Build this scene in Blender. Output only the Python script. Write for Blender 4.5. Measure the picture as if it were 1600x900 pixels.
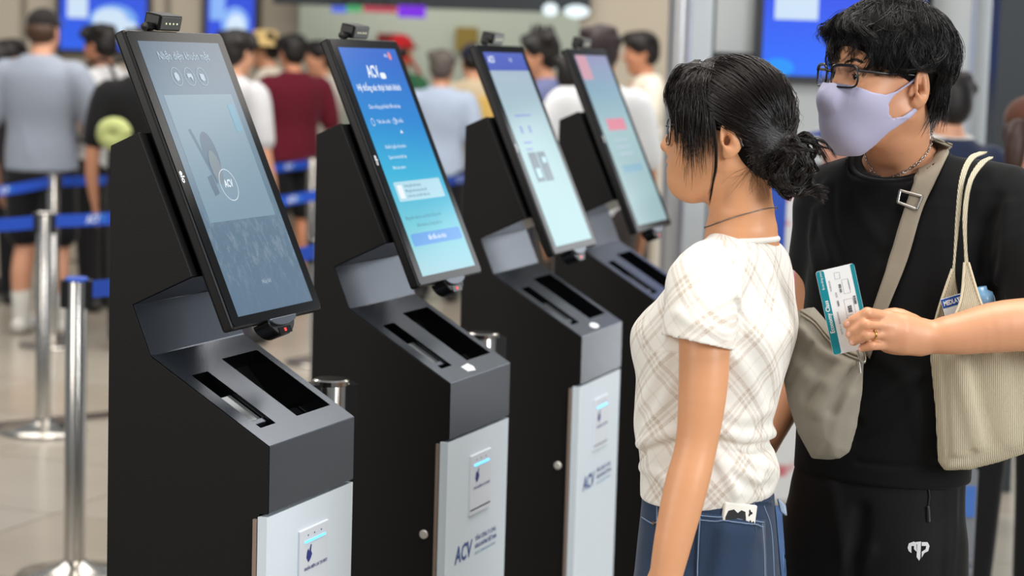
import bpy, bmesh, math, random
import numpy as np
from mathutils import Vector, Matrix
from math import sin, cos, pi, radians

SC = bpy.context.scene
for _o in list(bpy.data.objects): bpy.data.objects.remove(_o)

# ------------------------------------------------------------------ camera
FPX, PITCH, ROLL, CAMH = 3306.0, 0.1098, 0.0302, 1.60
_r = Vector((1, 0, 0)); _u = Vector((0, sin(PITCH), cos(PITCH))); FWD = Vector((0, cos(PITCH), -sin(PITCH)))
RGT = cos(ROLL)*_r + sin(ROLL)*_u
UPV = cos(ROLL)*_u - sin(ROLL)*_r
CAMP = Vector((0, 0, CAMH))
cam_d = bpy.data.cameras.new('camera'); cam = bpy.data.objects.new('camera', cam_d)
SC.collection.objects.link(cam)
cam_d.sensor_width = 36.0; cam_d.lens = FPX/1600*36
cam.matrix_world = Matrix(((RGT.x, UPV.x, -FWD.x, CAMP.x), (RGT.y, UPV.y, -FWD.y, CAMP.y), (RGT.z, UPV.z, -FWD.z, CAMP.z), (0, 0, 0, 1)))
cam_d.dof.use_dof = True; cam_d.dof.focus_distance = 3.42; cam_d.dof.aperture_fstop = 4.0
cam_d.clip_start = 0.05; cam_d.clip_end = 200
SC.camera = cam

# ------------------------------------------------------------------ world and light
SC.view_settings.view_transform = 'Standard'; SC.view_settings.look = 'None'
SC.view_settings.gamma = 1; SC.view_settings.use_curve_mapping = False
SC.view_settings.exposure = 0.0
W = bpy.data.worlds.new('hall_light'); SC.world = W; W.use_nodes = True
_bg = W.node_tree.nodes['Background']; _bg.inputs['Color'].default_value = (0.86, 0.93, 1.0, 1); _bg.inputs['Strength'].default_value = 0.27

def area(name, loc, target, sx, sy, power, color=(1, 1, 1)):
    l = bpy.data.lights.new(name, 'AREA'); l.shape = 'RECTANGLE'; l.size = sx; l.size_y = sy; l.energy = power; l.color = color
    o = bpy.data.objects.new(name, l); SC.collection.objects.link(o); o.location = loc
    d = Vector(target) - Vector(loc); o.rotation_euler = d.to_track_quat('-Z', 'Y').to_euler()
    return o
area('ceiling_light', (0.9, 3.0, 4.6), (0.7, 3.3, 0), 3.2, 2.2, 200, (1.0, 0.95, 0.88))
area('ceiling_light', (-2.5, 9.5, 4.8), (-2.5, 10.5, 0), 5.0, 5.0, 330, (1.0, 0.94, 0.86))
area('ceiling_light', (2.5, 10.5, 4.8), (2.0, 11.5, 0), 5.0, 5.0, 330, (1.0, 0.95, 0.88))
area('side_light', (4.6, -0.4, 3.0), (0.9, 3.4, 1.2), 2.6, 2.2, 280, (0.95, 0.98, 1.0))
area('side_light', (-3.6, 0.8, 2.6), (0.9, 3.4, 1.3), 2.2, 2.0, 100, (1.0, 0.95, 0.88))
area('side_light', (3.45, 8.9, 1.32), (0.9, 4.6, 0.9), 1.7, 2.6, 36, (0.97, 0.99, 1.0))  # added out of view to put sheen on the kiosk screens and fronts

# ------------------------------------------------------------------ helpers
def rayd(px, py): return FWD + float((px-800)/FPX)*RGT - float((py-450)/FPX)*UPV
def P(px, py, y):                    # the point that the photograph shows at a pixel, at world depth y
    d = rayd(px, py); return CAMP + d*float(y/d.y)
def FL(px, py, z=0.0):               # the point of the floor at a pixel
    d = rayd(px, py); return CAMP + d*float((z-CAMH)/d.z)
def nodes(m): return m.node_tree.nodes, m.node_tree.links
def lin(c):                          # 0-255 sRGB to linear
    return tuple(((v/255)/12.92 if v/255 <= 0.04045 else ((v/255+0.055)/1.055)**2.4) for v in c)
MATS = {}
def mat(name, col, rough=0.5, metal=0.0, bump=0.0, bscale=300.0, var=0.0, vscale=20.0, emit=None, es=1.0, spec=0.5, sheen=0.0, sss=0.0, trans=0.0, coat=0.0, srgb=True):
    if name in MATS: return MATS[name]
    m = bpy.data.materials.new(name); m.use_nodes = True; n, l = nodes(m); b = n['Principled BSDF']
    c = lin(col) if srgb else col
    b.inputs['Base Color'].default_value = (*c, 1); b.inputs['Roughness'].default_value = rough; b.inputs['Metallic'].default_value = metal
    b.inputs['Specular IOR Level'].default_value = spec
    if sheen: b.inputs['Sheen Weight'].default_value = sheen; b.inputs['Sheen Roughness'].default_value = 0.4
    if sss:
        b.inputs['Subsurface Weight'].default_value = sss; b.inputs['Subsurface Radius'].default_value = (0.012, 0.004, 0.002); b.inputs['Subsurface Scale'].default_value = 0.6
    if trans: b.inputs['Transmission Weight'].default_value = trans
    if coat: b.inputs['Coat Weight'].default_value = coat; b.inputs['Coat Roughness'].default_value = 0.08
    tc = n.new('ShaderNodeTexCoord')
    if emit is not None:
        b.inputs['Emission Color'].default_value = (*lin(emit), 1); b.inputs['Emission Strength'].default_value = es
    if var or True:
        t = n.new('ShaderNodeTexNoise'); t.inputs['Scale'].default_value = vscale; t.inputs['Detail'].default_value = 4
        l.new(tc.outputs['Object'], t.inputs['Vector'])
        mx = n.new('ShaderNodeMix'); mx.data_type = 'RGBA'
        v = var if var else 0.03
        mx.inputs['A'].default_value = (*[x*(1-v) for x in c], 1); mx.inputs['B'].default_value = (*[min(1, x*(1+v)) for x in c], 1)
        l.new(t.outputs['Fac'], mx.inputs['Factor']); l.new(mx.outputs['Result'], b.inputs['Base Color'])
    if bump:
        t = n.new('ShaderNodeTexNoise'); t.inputs['Scale'].default_value = bscale; t.inputs['Detail'].default_value = 3
        l.new(tc.outputs['Object'], t.inputs['Vector'])
        bp = n.new('ShaderNodeBump'); bp.inputs['Strength'].default_value = bump; bp.inputs['Distance'].default_value = 0.002
        l.new(t.outputs['Fac'], bp.inputs['Height']); l.new(bp.outputs['Normal'], b.inputs['Normal'])
    MATS[name] = m
    return m
def link(o, parent=None):
    SC.collection.objects.link(o)
    if parent is not None: o.parent = parent
    return o
def tag(o, label=None, cat=None, group=None, kind=None):
    for k, v in (('label', label), ('category', cat), ('group', group), ('kind', kind)):
        if v: o[k] = v
    return o
def thing(name, label, cat, loc=(0, 0, 0), rz=0.0, group=None):
    o = link(bpy.data.objects.new(name, None)); o.location = loc; o.rotation_euler = (0, 0, rz); o.empty_display_size = 0.1
    return tag(o, label, cat, group)
def mobj(name, vs, fs, m, parent=None, smooth=False):
    me = bpy.data.meshes.new(name); me.from_pydata([tuple(v) for v in vs], [], [tuple(f) for f in fs]); me.update()
    if m is not None: me.materials.append(m)
    if smooth: me.polygons.foreach_set('use_smooth', [True]*len(me.polygons))
    return link(bpy.data.objects.new(name, me), parent)
def bobj(name, bm, m, parent=None, smooth=False, bevel=0.0, seg=2):
    if bevel: bmesh.ops.bevel(bm, geom=[e for e in bm.edges if len(e.link_faces) == 2 and e.calc_face_angle(0) > 0.5], offset=bevel, segments=seg, affect='EDGES', profile=0.5)
    me = bpy.data.meshes.new(name); bm.to_mesh(me); bm.free()
    if m is not None: me.materials.append(m)
    if smooth: me.polygons.foreach_set('use_smooth', [True]*len(me.polygons))
    return link(bpy.data.objects.new(name, me), parent)
def bm_box(lo, hi, bm=None, M=None):
    bm = bm or bmesh.new()
    v = [bm.verts.new((x, y, z)) for x in (lo[0], hi[0]) for y in (lo[1], hi[1]) for z in (lo[2], hi[2])]
    for f in ((0, 1, 3, 2), (4, 6, 7, 5), (0, 4, 5, 1), (2, 3, 7, 6), (0, 2, 6, 4), (1, 5, 7, 3)): bm.faces.new([v[i] for i in f])
    if M is not None: bmesh.ops.transform(bm, matrix=M, verts=v)
    return bm
def bm_prism(poly, y0, y1, bm=None):  # poly of (x, z), extruded along y
    bm = bm or bmesh.new()
    a = [bm.verts.new((p[0], y0, p[1])) for p in poly]; b = [bm.verts.new((p[0], y1, p[1])) for p in poly]
    n = len(poly)
    bm.faces.new(a); bm.faces.new(b[::-1])
    for i in range(n): bm.faces.new((a[(i+1) % n], a[i], b[i], b[(i+1) % n]))
    bmesh.ops.recalc_face_normals(bm, faces=bm.faces[:])
    return bm
def bm_lathe(prof, seg=32, bm=None, M=None):   # prof: (r, z) from bottom to top
    bm = bm or bmesh.new(); rings = []; allv = []
    for r, z in prof:
        if r < 1e-6: ring = [bm.verts.new((0, 0, z))]
        else: ring = [bm.verts.new((r*cos(2*pi*k/seg), r*sin(2*pi*k/seg), z)) for k in range(seg)]
        rings.append(ring); allv += ring
    for A, B in zip(rings, rings[1:]):
        for k in range(seg):
            k2 = (k+1) % seg
            if len(A) == 1 and len(B) == 1: continue
            if len(A) == 1: bm.faces.new((A[0], B[k2], B[k]))
            elif len(B) == 1: bm.faces.new((A[k], A[k2], B[0]))
            else: bm.faces.new((A[k], A[k2], B[k2], B[k]))
    if M is not None: bmesh.ops.transform(bm, matrix=M, verts=allv)
    return bm
def tube_mesh(paths, sides=6):        # paths: list of (points Nx3, radii N); returns verts, faces
    V = []; F = []; off = 0
    for pts, rad in paths:
        pts = np.asarray(pts, float); n = len(pts); rad = np.broadcast_to(np.asarray(rad, float), (n,))
        t = np.gradient(pts, axis=0); t /= np.linalg.norm(t, axis=1)[:, None]+1e-12
        ref = np.array([0.13, 0.21, 0.97]) if abs(t[:, 2]).mean() < 0.85 else np.array([0.97, 0.2, 0.1])
        a = np.cross(t, ref); a /= np.linalg.norm(a, axis=1)[:, None]+1e-12; b = np.cross(t, a)
        ang = np.arange(sides)*2*pi/sides
        ring = pts[:, None, :] + rad[:, None, None]*(np.cos(ang)[None, :, None]*a[:, None, :] + np.sin(ang)[None, :, None]*b[:, None, :])
        V.append(ring.reshape(-1, 3))
        i = np.arange(n-1)[:, None]*sides; k = np.arange(sides)[None, :]; k2 = (k+1) % sides
        q = np.stack([i+k, i+k2, i+sides+k2, i+sides+k], -1).reshape(-1, 4) + off
        F.append(q); off += n*sides
    return np.concatenate(V), np.concatenate(F)
def fast_mesh(name, V, F, m, parent=None, smooth=True):   # numpy verts and quads (or tris)
    me = bpy.data.meshes.new(name); k = F.shape[1]
    me.vertices.add(len(V)); me.vertices.foreach_set('co', np.ascontiguousarray(V, np.float32).ravel())
    me.loops.add(F.size); me.loops.foreach_set('vertex_index', np.ascontiguousarray(F, np.int32).ravel())
    me.polygons.add(len(F)); me.polygons.foreach_set('loop_start', np.arange(len(F), dtype=np.int32)*k)
    if smooth: me.polygons.foreach_set('use_smooth', np.ones(len(F), bool))
    me.update(calc_edges=True); me.validate()
    if m is not None: me.materials.append(m)
    return link(bpy.data.objects.new(name, me), parent)
def spline(pts, n):                  # Catmull-Rom through points (any dimension)
    p = np.asarray(pts, float)
    if len(p) == 2: return p[0] + (p[1]-p[0])*np.linspace(0, 1, n)[:, None]
    q = np.vstack([2*p[0]-p[1], p, 2*p[-1]-p[-2]]); s = np.linspace(0, len(p)-1, n); i = np.minimum(s.astype(int), len(p)-2); t = (s-i)[:, None]
    a, b, c, d = q[i], q[i+1], q[i+2], q[i+3]
    return 0.5*((2*b) + (c-a)*t + (2*a-5*b+4*c-d)*t**2 + (3*b-a-3*c+d)*t**3)
def text(name, body, size, m, parent, M, align='LEFT', bold=0.0, squeeze=1.0, shear=0.0, thick=0.0):
    cu = bpy.data.curves.new(name, 'FONT'); cu.body = body; cu.size = size; cu.align_x = align; cu.align_y = 'CENTER'; cu.offset = bold; cu.resolution_u = 2; cu.shear = shear; cu.extrude = thick
    o = bpy.data.objects.new(name, cu); SC.collection.objects.link(o)
    dg = bpy.context.evaluated_depsgraph_get(); me = bpy.data.meshes.new_from_object(o.evaluated_get(dg))
    bpy.data.objects.remove(o); me.name = name
    me.transform(M @ Matrix.Diagonal((squeeze, 1, 1, 1)))
    me.materials.clear(); me.materials.append(m)
    return link(bpy.data.objects.new(name, me), parent)
def frame(o, x, y):                   # matrix whose x axis is x, y axis is y
    x = Vector(x).normalized(); y = Vector(y); z = x.cross(y).normalized(); y = z.cross(x)
    return Matrix(((x.x, y.x, z.x, o[0]), (x.y, y.y, z.y, o[1]), (x.z, y.z, z.z, o[2]), (0, 0, 0, 1)))
def copy_tree(root):
    r = root.copy(); link(r)
    for ch in root.children:
        c = ch.copy(); link(c, r)
        for g in ch.children: link(g.copy(), c)
    return r
# ------------------------------------------------------------------ the hall: floor, walls, columns
AZ = 0.3515
m_tile = mat('stone_tile', (166, 159, 147), 0.22, var=0.10, vscale=3.0, bump=0.05, bscale=40)
m_tile2 = mat('stone_tile_warm', (160, 151, 137), 0.22, var=0.12, vscale=2.5, bump=0.05, bscale=40)
m_joint = mat('tile_joint', (120, 114, 104), 0.8, var=0.1)
m_dark = mat('dark_floor_strip', (70, 62, 58), 0.35, var=0.15)
floor = bobj('floor', bm_box((-9, -2, -0.06), (10, 18, -0.012)), m_joint); tag(floor, kind='structure')
TS = 0.8
me0 = None
ca, sa = cos(AZ), sin(AZ)
for i in range(-9, 10):
    for j in range(0, 20):
        x = i*TS; y = j*TS
        wx, wy = x*ca + y*sa*1.0 - 2.0, -x*sa + y*ca
        if wy < 1.6 or wy > 15.6 or wx < -1.3 - wy*0.36 or wx > 5.0: continue
        if me0 is None:
            t = bobj('tile', bm_box((-TS/2+0.003, -TS/2+0.003, -0.012), (TS/2-0.003, TS/2-0.003, 0)), m_tile, floor, bevel=0.0015, seg=1); me0 = t.data
            me1 = me0.copy(); me1.materials.clear(); me1.materials.append(m_tile2)
        else:
            t = link(bpy.data.objects.new('tile', me0 if (i*7+j*3) % 5 else me1), floor)
        t.location = (wx, wy, 0); t.rotation_euler = (0, 0, -AZ)
s = FL(-60, 672); e = FL(420, 622)
dirv = (e-s); L = dirv.length
st = bobj('trim_1', bm_box((0, -0.07, 0.0), (L, 0.07, 0.003)), m_dark); st.location = s; st.rotation_euler = (0, 0, math.atan2(dirv.y, dirv.x)); tag(st, kind='structure')

m_wall = mat('beige_wall', (176, 166, 150), 0.7, var=0.05, vscale=1.0)
m_wallg = mat('grey_wall', (196, 200, 200), 0.6, var=0.04, vscale=1.0)
m_green = mat('pale_green_wall', (226, 238, 222), 0.5, var=0.06, vscale=0.7)
m_beam = mat('dark_beam', (26, 34, 40), 0.5)
m_steel = mat('brushed_column', (178, 178, 180), 0.32, 0.75, var=0.06, vscale=4)
m_pale = mat('pale_column', (205, 212, 216), 0.35, 0.2)
def wall(name, px0, px1, y, z0, z1, m, d=0.2):
    x0 = P(px0, 90, y).x; x1 = P(px1, 90, y).x
    return tag(bobj(name, bm_box((x0, y, z0), (x1, y+d, z1)), m, bevel=0.004), kind='structure')
wall('wall_back_left', -700, 462, 15.5, 0, 4, m_wall)
wall('wall_back', 440, 930, 17.0, 0, 4, m_green)
wall('wall_back_right', 905, 1075, 15.0, 0, 4, m_wall)
wall('wall_right', 1075, 1545, 8.8, 0, 4, m_wallg)
wall('wall_right_far', 1535, 1625, 9.6, 0, 4, m_wallg)
wall('trim_2', 425, 920, 14.9, 1.905, 2.35, m_beam)
# joints of the wall cladding, as thin grooves in relief
m_groove = mat('wall_joint', (128, 120, 108), 0.8)
for k, px in enumerate((38, 92, 262, 318, 404)):
    x = P(px, 60, 15.5).x
    tag(bobj('trim_%d' % (k+3), bm_box((x-0.02, 15.48, 0), (x+0.02, 15.5, 3)), m_groove), kind='structure')
# columns beside the right wall
def column(n, px, y, r, m, round_=True):
    c = P(px, 300, y)
    if round_: o = bobj(n, bm_lathe([(r, 0), (r, 4)], 40), m, smooth=True)
    else: o = bobj(n, bm_box((-r, -r, 0), (r, r, 4)), m, bevel=0.01)
    o.location = (c.x, c.y, 0); return tag(o, kind='structure')
column('column_1', 1052, 8.2, 0.045, m_steel)
column('column_2', 1080, 8.4, 0.055, m_pale, False)
column('gap_strip', 1101, 8.6, 0.016, m_beam, False)  # thin dark strip standing in for the black gap beside the columns
column('column_4', 1527, 8.4, 0.05, m_pale, False)
column('column_5', 1570, 8.0, 0.07, m_beam, False)
# ------------------------------------------------------------------ check-in kiosks
PROF = dict(a=(-0.2972, 1.4336), b=(-0.2454, 1.4574), c=(-0.1439, 1.2293), d=(-0.2532, 1.1759), e=(-0.2183, 1.0941), g=(0.0, 0.9647), h=(0.0, 0.8555))
KW = 0.32
KPOS = [(-0.3801, 3.3336, 0.0053), (-0.1132, 4.0388, 0.0106), (0.1622, 4.7807, -0.0142), (0.3895, 5.4736, -0.0017)]
m_lam = mat('black_laminate', (9, 7.5, 7), 0.6, spec=0.25, bump=0.12, bscale=260, var=0.15, vscale=8)
m_core = mat('black_core', (12, 12, 13), 0.4)
m_con = mat('anthracite_metal', (82, 89, 100), 0.25, 0.85, bump=0.04, bscale=420, var=0.06, vscale=30)
m_tray = mat('glossy_black_tray', (10, 11, 13), 0.12)
m_glassy = mat('reader_window', (104, 108, 112), 0.16, 0.6)
m_door = mat('white_door', (206, 217, 226), 0.38, var=0.02)
m_plate = mat('grey_plate', (206, 212, 220), 0.35)
m_hinge = mat('hinge_strip', (150, 132, 120), 0.4, 0.4)
m_bez = mat('bezel_glass', (8, 9, 11), 0.12, spec=0.14, var=0.2, vscale=60)
m_shell = mat('monitor_shell', (8, 8, 9), 0.35, spec=0.3)
m_navy = mat('navy_print', (22, 40, 120), 0.5)
m_acv = mat('logo_blue', (18, 62, 132), 0.45)
m_acv2 = mat('logo_teal', (70, 140, 170), 0.45)
m_bluelight = mat('blue_light', (60, 140, 230), 0.4, emit=(90, 190, 255), es=2.2)
m_redled = mat('red_led', (160, 20, 20), 0.3, emit=(255, 40, 30), es=1.2)
m_dot = mat('pale_dot', (220, 220, 190), 0.4, emit=(220, 215, 170), es=0.5)
m_chrome = mat('chrome', (205, 205, 205), 0.14, 1.0)
m_white = mat('white_sticker', (238, 240, 244), 0.5)
m_silver = mat('silver_print', (220, 224, 228), 0.4)

def ramp_mat(name, stops, strength=1.0, base=(20, 24, 30), rough=0.14, smudge_haze=0.0, band=None):
    m = bpy.data.materials.new(name); m.use_nodes = True; n, l = nodes(m); b = n['Principled BSDF']
    b.inputs['Base Color'].default_value = (*lin(base), 1); b.inputs['Roughness'].default_value = rough; b.inputs['Specular IOR Level'].default_value = 0.24
    tc = n.new('ShaderNodeTexCoord'); sp = n.new('ShaderNodeSeparateXYZ'); l.new(tc.outputs['Generated'], sp.inputs[0])
    src = sp.outputs['Z']
    if band is not None:          # blend of height and width, for a slanting picture
        mm = n.new('ShaderNodeMath'); mm.operation = 'MULTIPLY_ADD'; mm.inputs[1].default_value = band; l.new(sp.outputs['Y'], mm.inputs[0]); l.new(sp.outputs['Z'], mm.inputs[2]); src = mm.outputs[0]
    r = n.new('ShaderNodeValToRGB'); cr = r.color_ramp
    while len(cr.elements) > 1: cr.elements.remove(cr.elements[-1])
    for i, (p, c) in enumerate(stops):
        el = cr.elements[0] if i == 0 else cr.elements.new(p)
        el.position = p; el.color = (*lin(c), 1)
    l.new(src, r.inputs['Fac']); col = r.outputs['Color']
    if smudge_haze:  # smudges plus reflected haze low on the screen, mixed into the emission
        t = n.new('ShaderNodeTexNoise'); t.inputs['Scale'].default_value = 60; t.inputs['Detail'].default_value = 6; t.inputs['Roughness'].default_value = 0.75
        mp = n.new('ShaderNodeMapping'); mp.inputs['Scale'].default_value = (1, 1, 0.5); l.new(tc.outputs['Object'], mp.inputs[0]); l.new(mp.outputs[0], t.inputs['Vector'])
        rr = n.new('ShaderNodeValToRGB'); rr.color_ramp.elements[0].position = 0.48; rr.color_ramp.elements[1].position = 0.8; l.new(t.outputs['Fac'], rr.inputs['Fac'])
        g = n.new('ShaderNodeValToRGB'); e0 = g.color_ramp.elements; e0[0].position = 0.05; e0[0].color = (0.1, .1, .1, 1); e0[1].position = 0.22; e0[1].color = (1, 1, 1, 1)
        e2 = g.color_ramp.elements.new(0.5); e2.color = (0.08, .08, .08, 1)
        l.new(sp.outputs['Z'], g.inputs['Fac'])
        mu = n.new('ShaderNodeMath'); mu.operation = 'MULTIPLY'; l.new(rr.outputs['Color'], mu.inputs[0]); l.new(g.outputs['Color'], mu.inputs[1])
        m2 = n.new('ShaderNodeMath'); m2.operation = 'MULTIPLY'; m2.inputs[1].default_value = smudge_haze; l.new(mu.outputs[0], m2.inputs[0])
        mx = n.new('ShaderNodeMix'); mx.data_type = 'RGBA'; l.new(m2.outputs[0], mx.inputs['Factor']); l.new(col, mx.inputs['A']); mx.inputs['B'].default_value = (*lin((205, 222, 236)), 1); col = mx.outputs['Result']
    l.new(col, b.inputs['Emission Color']); b.inputs['Emission Strength'].default_value = strength
    return m
def glow(name, c, s=1.0): return mat(name, (10, 10, 12), 0.2, emit=c, es=s)

ST, SB = Vector((-0.28626, 0, 1.62246)), Vector((-0.07727, 0, 1.14631)); SU0, SU1 = 0.01762, 0.34725
SDN = (SB-ST).normalized(); SL = (SB-ST).length; SN = Vector((-SDN.z, 0, SDN.x)); SN = SN if SN.x > 0 else -SN
def spt(u, s, off=0.0): return ST + SDN*s + Vector((0, u, 0)) + SN*off     # u across from the kiosk's edge, s down from the top
def sfr(u, s, off): return frame(spt(u, s, off), (0, 1, 0), -SDN)
CE, CG = Vector((PROF['e'][0], 0, PROF['e'][1])), Vector((PROF['g'][0], 0, PROF['g'][1])); CDN = (CG-CE).normalized(); CLN = (CG-CE).length; CN = Vector((-CDN.z, 0, CDN.x))
def cpt(u, s, off=0.0): return CE + CDN*s + Vector((0, u, 0)) + CN*off
def slab(name, pf, u0, u1, s0, s1, o0, o1, m, par, bevel=0.0, seg=2, round_=0.0):
    """a box lying on a slanted panel, pf(u, s, off)"""
    bm = bmesh.new()
    if round_:
        r = round_; pts = []
        for cx, cy, a0 in ((u1-r, s0+r, 0), (u0+r, s0+r, 1), (u0+r, s1-r, 2), (u1-r, s1-r, 3)):
            for k in range(5):
                a = (a0+k/4)*pi/2; pts.append((cx+r*cos(a), cy-r*sin(a)))
        A = [bm.verts.new(pf(u, s, o0)) for u, s in pts]; B = [bm.verts.new(pf(u, s, o1)) for u, s in pts]; n = len(pts)
        bm.faces.new(A[::-1]); bm.faces.new(B)
        for i in range(n): bm.faces.new((A[i], A[(i+1) % n], B[(i+1) % n], B[i]))
    else:
        v = [bm.verts.new(pf(u, s, o)) for u in (u0, u1) for s in (s0, s1) for o in (o0, o1)]
        for f in ((0, 1, 3, 2), (4, 6, 7, 5), (0, 4, 5, 1), (2, 3, 7, 6), (0, 2, 6, 4), (1, 5, 7, 3)): bm.faces.new([v[i] for i in f])
    bmesh.ops.recalc_face_normals(bm, faces=bm.faces[:])
    return bobj(name, bm, m, par, bevel=bevel, seg=seg)
def ring(name, pf, u, s, r, w, m, par, off=0.0016, squash=1.0):
    bm = bmesh.new(); n = 28
    A = [bm.verts.new(pf(u+r*cos(2*pi*k/n), s+r*squash*sin(2*pi*k/n), off)) for k in range(n)]
    B = [bm.verts.new(pf(u+(r-w)*cos(2*pi*k/n), s+(r-w)*squash*sin(2*pi*k/n), off)) for k in range(n)]
    for k in range(n): bm.faces.new((A[k], B[k], B[(k+1) % n], A[(k+1) % n]))
    return bobj(name, bm, m, par)

def kiosk(k, label):
    x, y, da = KPOS[k]
    root = thing('check_in_kiosk', label, 'kiosk', (x, y, 0), -(AZ+da), 'check-in kiosks standing in a row')
    p = PROF; rear = p['a'][0]
    outline = [(rear, 0.0), (rear, p['a'][1]), p['b'], p['c'], p['d'], p['e'], p['g'], p['h'], (-0.018, p['h'][1]-0.003), (-0.018, 0.0)]
    side = [(rear, 0.0), (rear, p['a'][1]), p['b'], p['c'], p['d'], p['e'], p['g'], p['h'], (-0.0175, p['h'][1]-0.002), (-0.0175, 0.0)]
    core = [(rear+0.002, 0.01), (rear+0.002, p['a'][1]-0.002), (p['b'][0], p['b'][1]-0.002), (p['c'][0]-0.002, p['c'][1]), (p['d'][0]-0.004, p['d'][1]), (p['e'][0]-0.004, p['e'][1]-0.02), (-0.03, 0.845), (-0.03, 0.01)]
    bobj('cabinet', bm_prism(core, 0.007, KW-0.007), m_core, root)
    bobj('side_panel', bm_prism(side, 0, 0.007), m_lam, root, bevel=0.0012, seg=1)
    bobj('side_panel', bm_prism(side, KW-0.007, KW), m_lam, root, bevel=0.0012, seg=1)
    # folded console sheet with two openings
    bm = bmesh.new(); us = [0.0, 0.036, 0.090, 0.168, 0.297, KW]; ss = [0, 0.045, 0.064, 0.2125, CLN]; y0, y1 = 0.0, KW
    G = {}
    def gv(i, j):
        if (i, j) not in G: G[i, j] = bm.verts.new(cpt(us[i], ss[j], 0.0015))
        return G[i, j]
    for i in range(5):
        for j in range(4):
            hole = (i == 1 and j == 2) or (i == 3 and j in (1, 2))
            if not hole: bm.faces.new((gv(i, j), gv(i, j+1), gv(i+1, j+1), gv(i+1, j)))
    for i in range(5):
        nb = CN*0.0015
        d0 = [bm.verts.new((p['d'][0]+0.0016, us[q], p['d'][1])) for q in (i, i+1)]
        bm.faces.new((d0[0], gv(i, 0), gv(i+1, 0), d0[1]))
        c0 = [bm.verts.new((p['c'][0]+0.0006, us[q], p['c'][1]-0.0012)) for q in (i, i+1)]
        bm.faces.new((c0[0], d0[0], d0[1], c0[1]))
        h0 = [bm.verts.new((0.0012, us[q], p['h'][1])) for q in (i, i+1)]
        bm.faces.new((gv(i, 4), h0[0], h0[1], gv(i+1, 4)))
        h1 = [bm.verts.new((-0.018, us[q], p['h'][1])) for q in (i, i+1)]
        bm.faces.new((h0[0], h1[0], h1[1], h0[1]))
    bmesh.ops.remove_doubles(bm, verts=bm.verts[:], dist=1e-5); bmesh.ops.recalc_face_normals(bm, faces=bm.faces[:])
    con = bobj('console', bm, m_con, root, bevel=0.0011, seg=1)
    def tray(u0, u1, s0, s1, dep, slope):
        bm = bmesh.new()
        q = [(u0, s0), (u1, s0), (u1, s1), (u0, s1)]; T = [bm.verts.new(cpt(u, s, 0.0012)) for u, s in q]
        D = [bm.verts.new(cpt(u, s, -(dep if s == s0 else slope))) for u, s in q]
        for i in range(4): bm.faces.new((T[i], T[(i+1) % 4], D[(i+1) % 4], D[i]))
        bm.faces.new(D)
        return bobj('tray', bm, m_tray, root)
    t1 = tray(0.036, 0.090, 0.064, 0.2125, 0.035, 0.030); t2 = tray(0.168, 0.297, 0.045, 0.2125, 0.085, 0.045)
    slab('reader_window', cpt, 0.040, 0.0865, 0.120, 0.189, -0.022, -0.006, m_glassy, t1, bevel=0.002)
    slab('insert_lip', cpt, 0.040, 0.0865, 0.188, 0.199, -0.02, -0.003, m_con, t1, bevel=0.002)
    slab('tray_floor', cpt, 0.172, 0.293, 0.16, 0.209, -0.05, -0.038, m_tray, t2, bevel=0.003)
    # white door below, with the receipt plate
    dr = bobj('door', bm_box((-0.0165, -0.004, 0.02), (0.0, KW+0.002, 0.850)), m_door, root, bevel=0.004)
    bobj('hinge', bm_box((-0.0245, -0.006, 0.05), (-0.018, 0.0, 0.846)), m_hinge, dr)
    def fpt(u, s, off=0.0): return Vector((off, u, PROF['g'][1]-s))
    def ffr(u, s, off): return frame(fpt(u, s, off), (0, 1, 0), (0, 0, 1))
    slab('receipt_plate', fpt, 0.110, 0.220, 0.160, 0.282, -0.001, 0.004, m_plate, dr, bevel=0.0015)
    slab('receipt_slot', fpt, 0.112, 0.219, 0.270, 0.2725, 0.0035, 0.0045, m_bez, dr)
    slab('light_bar', fpt, 0.128, 0.206, 0.1800, 0.1836, 0.0035, 0.0052, m_bluelight, dr)
    for u in (0.140, 0.164, 0.190): bobj('indicator', bm_lathe([(0.0015, 0.0038), (0.0015, 0.0046), (0, 0.0046)], 8, None, ffr(u, 0.1715, 0.0)), m_navy, dr)
    hand = [(0.142, 0.218), (0.134, 0.209), (0.137, 0.198), (0.141, 0.194), (0.144, 0.200), (0.150, 0.1885), (0.153, 0.190), (0.151, 0.200), (0.1555, 0.206), (0.149, 0.214)]
    bm = bmesh.new(); bm.faces.new([bm.verts.new(fpt(u, s, 0.0046)) for u, s in hand]); bmesh.ops.recalc_face_normals(bm, faces=bm.faces[:]); bobj('hand_icon', bm, m_navy, dr)
    text('lettering', 'NHẬN BIÊN LAI TẠI ĐÂY', 0.0079, m_navy, dr, ffr(0.127, 0.2285, 0.0046), bold=0.0001)
    text('logo', 'ACV', 0.047, m_acv, dr, ffr(0.047, 0.352, 0.0006), bold=0.0012, squeeze=0.92, shear=0.12)
    text('lettering', 'TỔNG CÔNG TY CẢNG', 0.0125, m_acv, dr, ffr(0.152, 0.337, 0.0006), bold=0.0002, squeeze=0.84)
    text('lettering', 'HÀNG KHÔNG VIỆT NAM', 0.0125, m_acv, dr, ffr(0.152, 0.3525, 0.0006), bold=0.0002, squeeze=0.80)
    text('lettering', 'AIRPORTS CORPORATION OF VIETNAM', 0.0085, m_acv2, dr, ffr(0.152, 0.367, 0.0006), squeeze=0.74)
    # side lock
    bobj('lock', bm_lathe([(0.009, 0), (0.009, 0.003), (0.007, 0.0045), (0, 0.0045)], 16, None, Matrix.Translation((-0.047, 0.0, 0.664)) @ Matrix.Rotation(pi/2, 4, 'X')), mat('matte_steel', (206, 202, 196), 0.4, 0.6), root, smooth=False)
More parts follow.
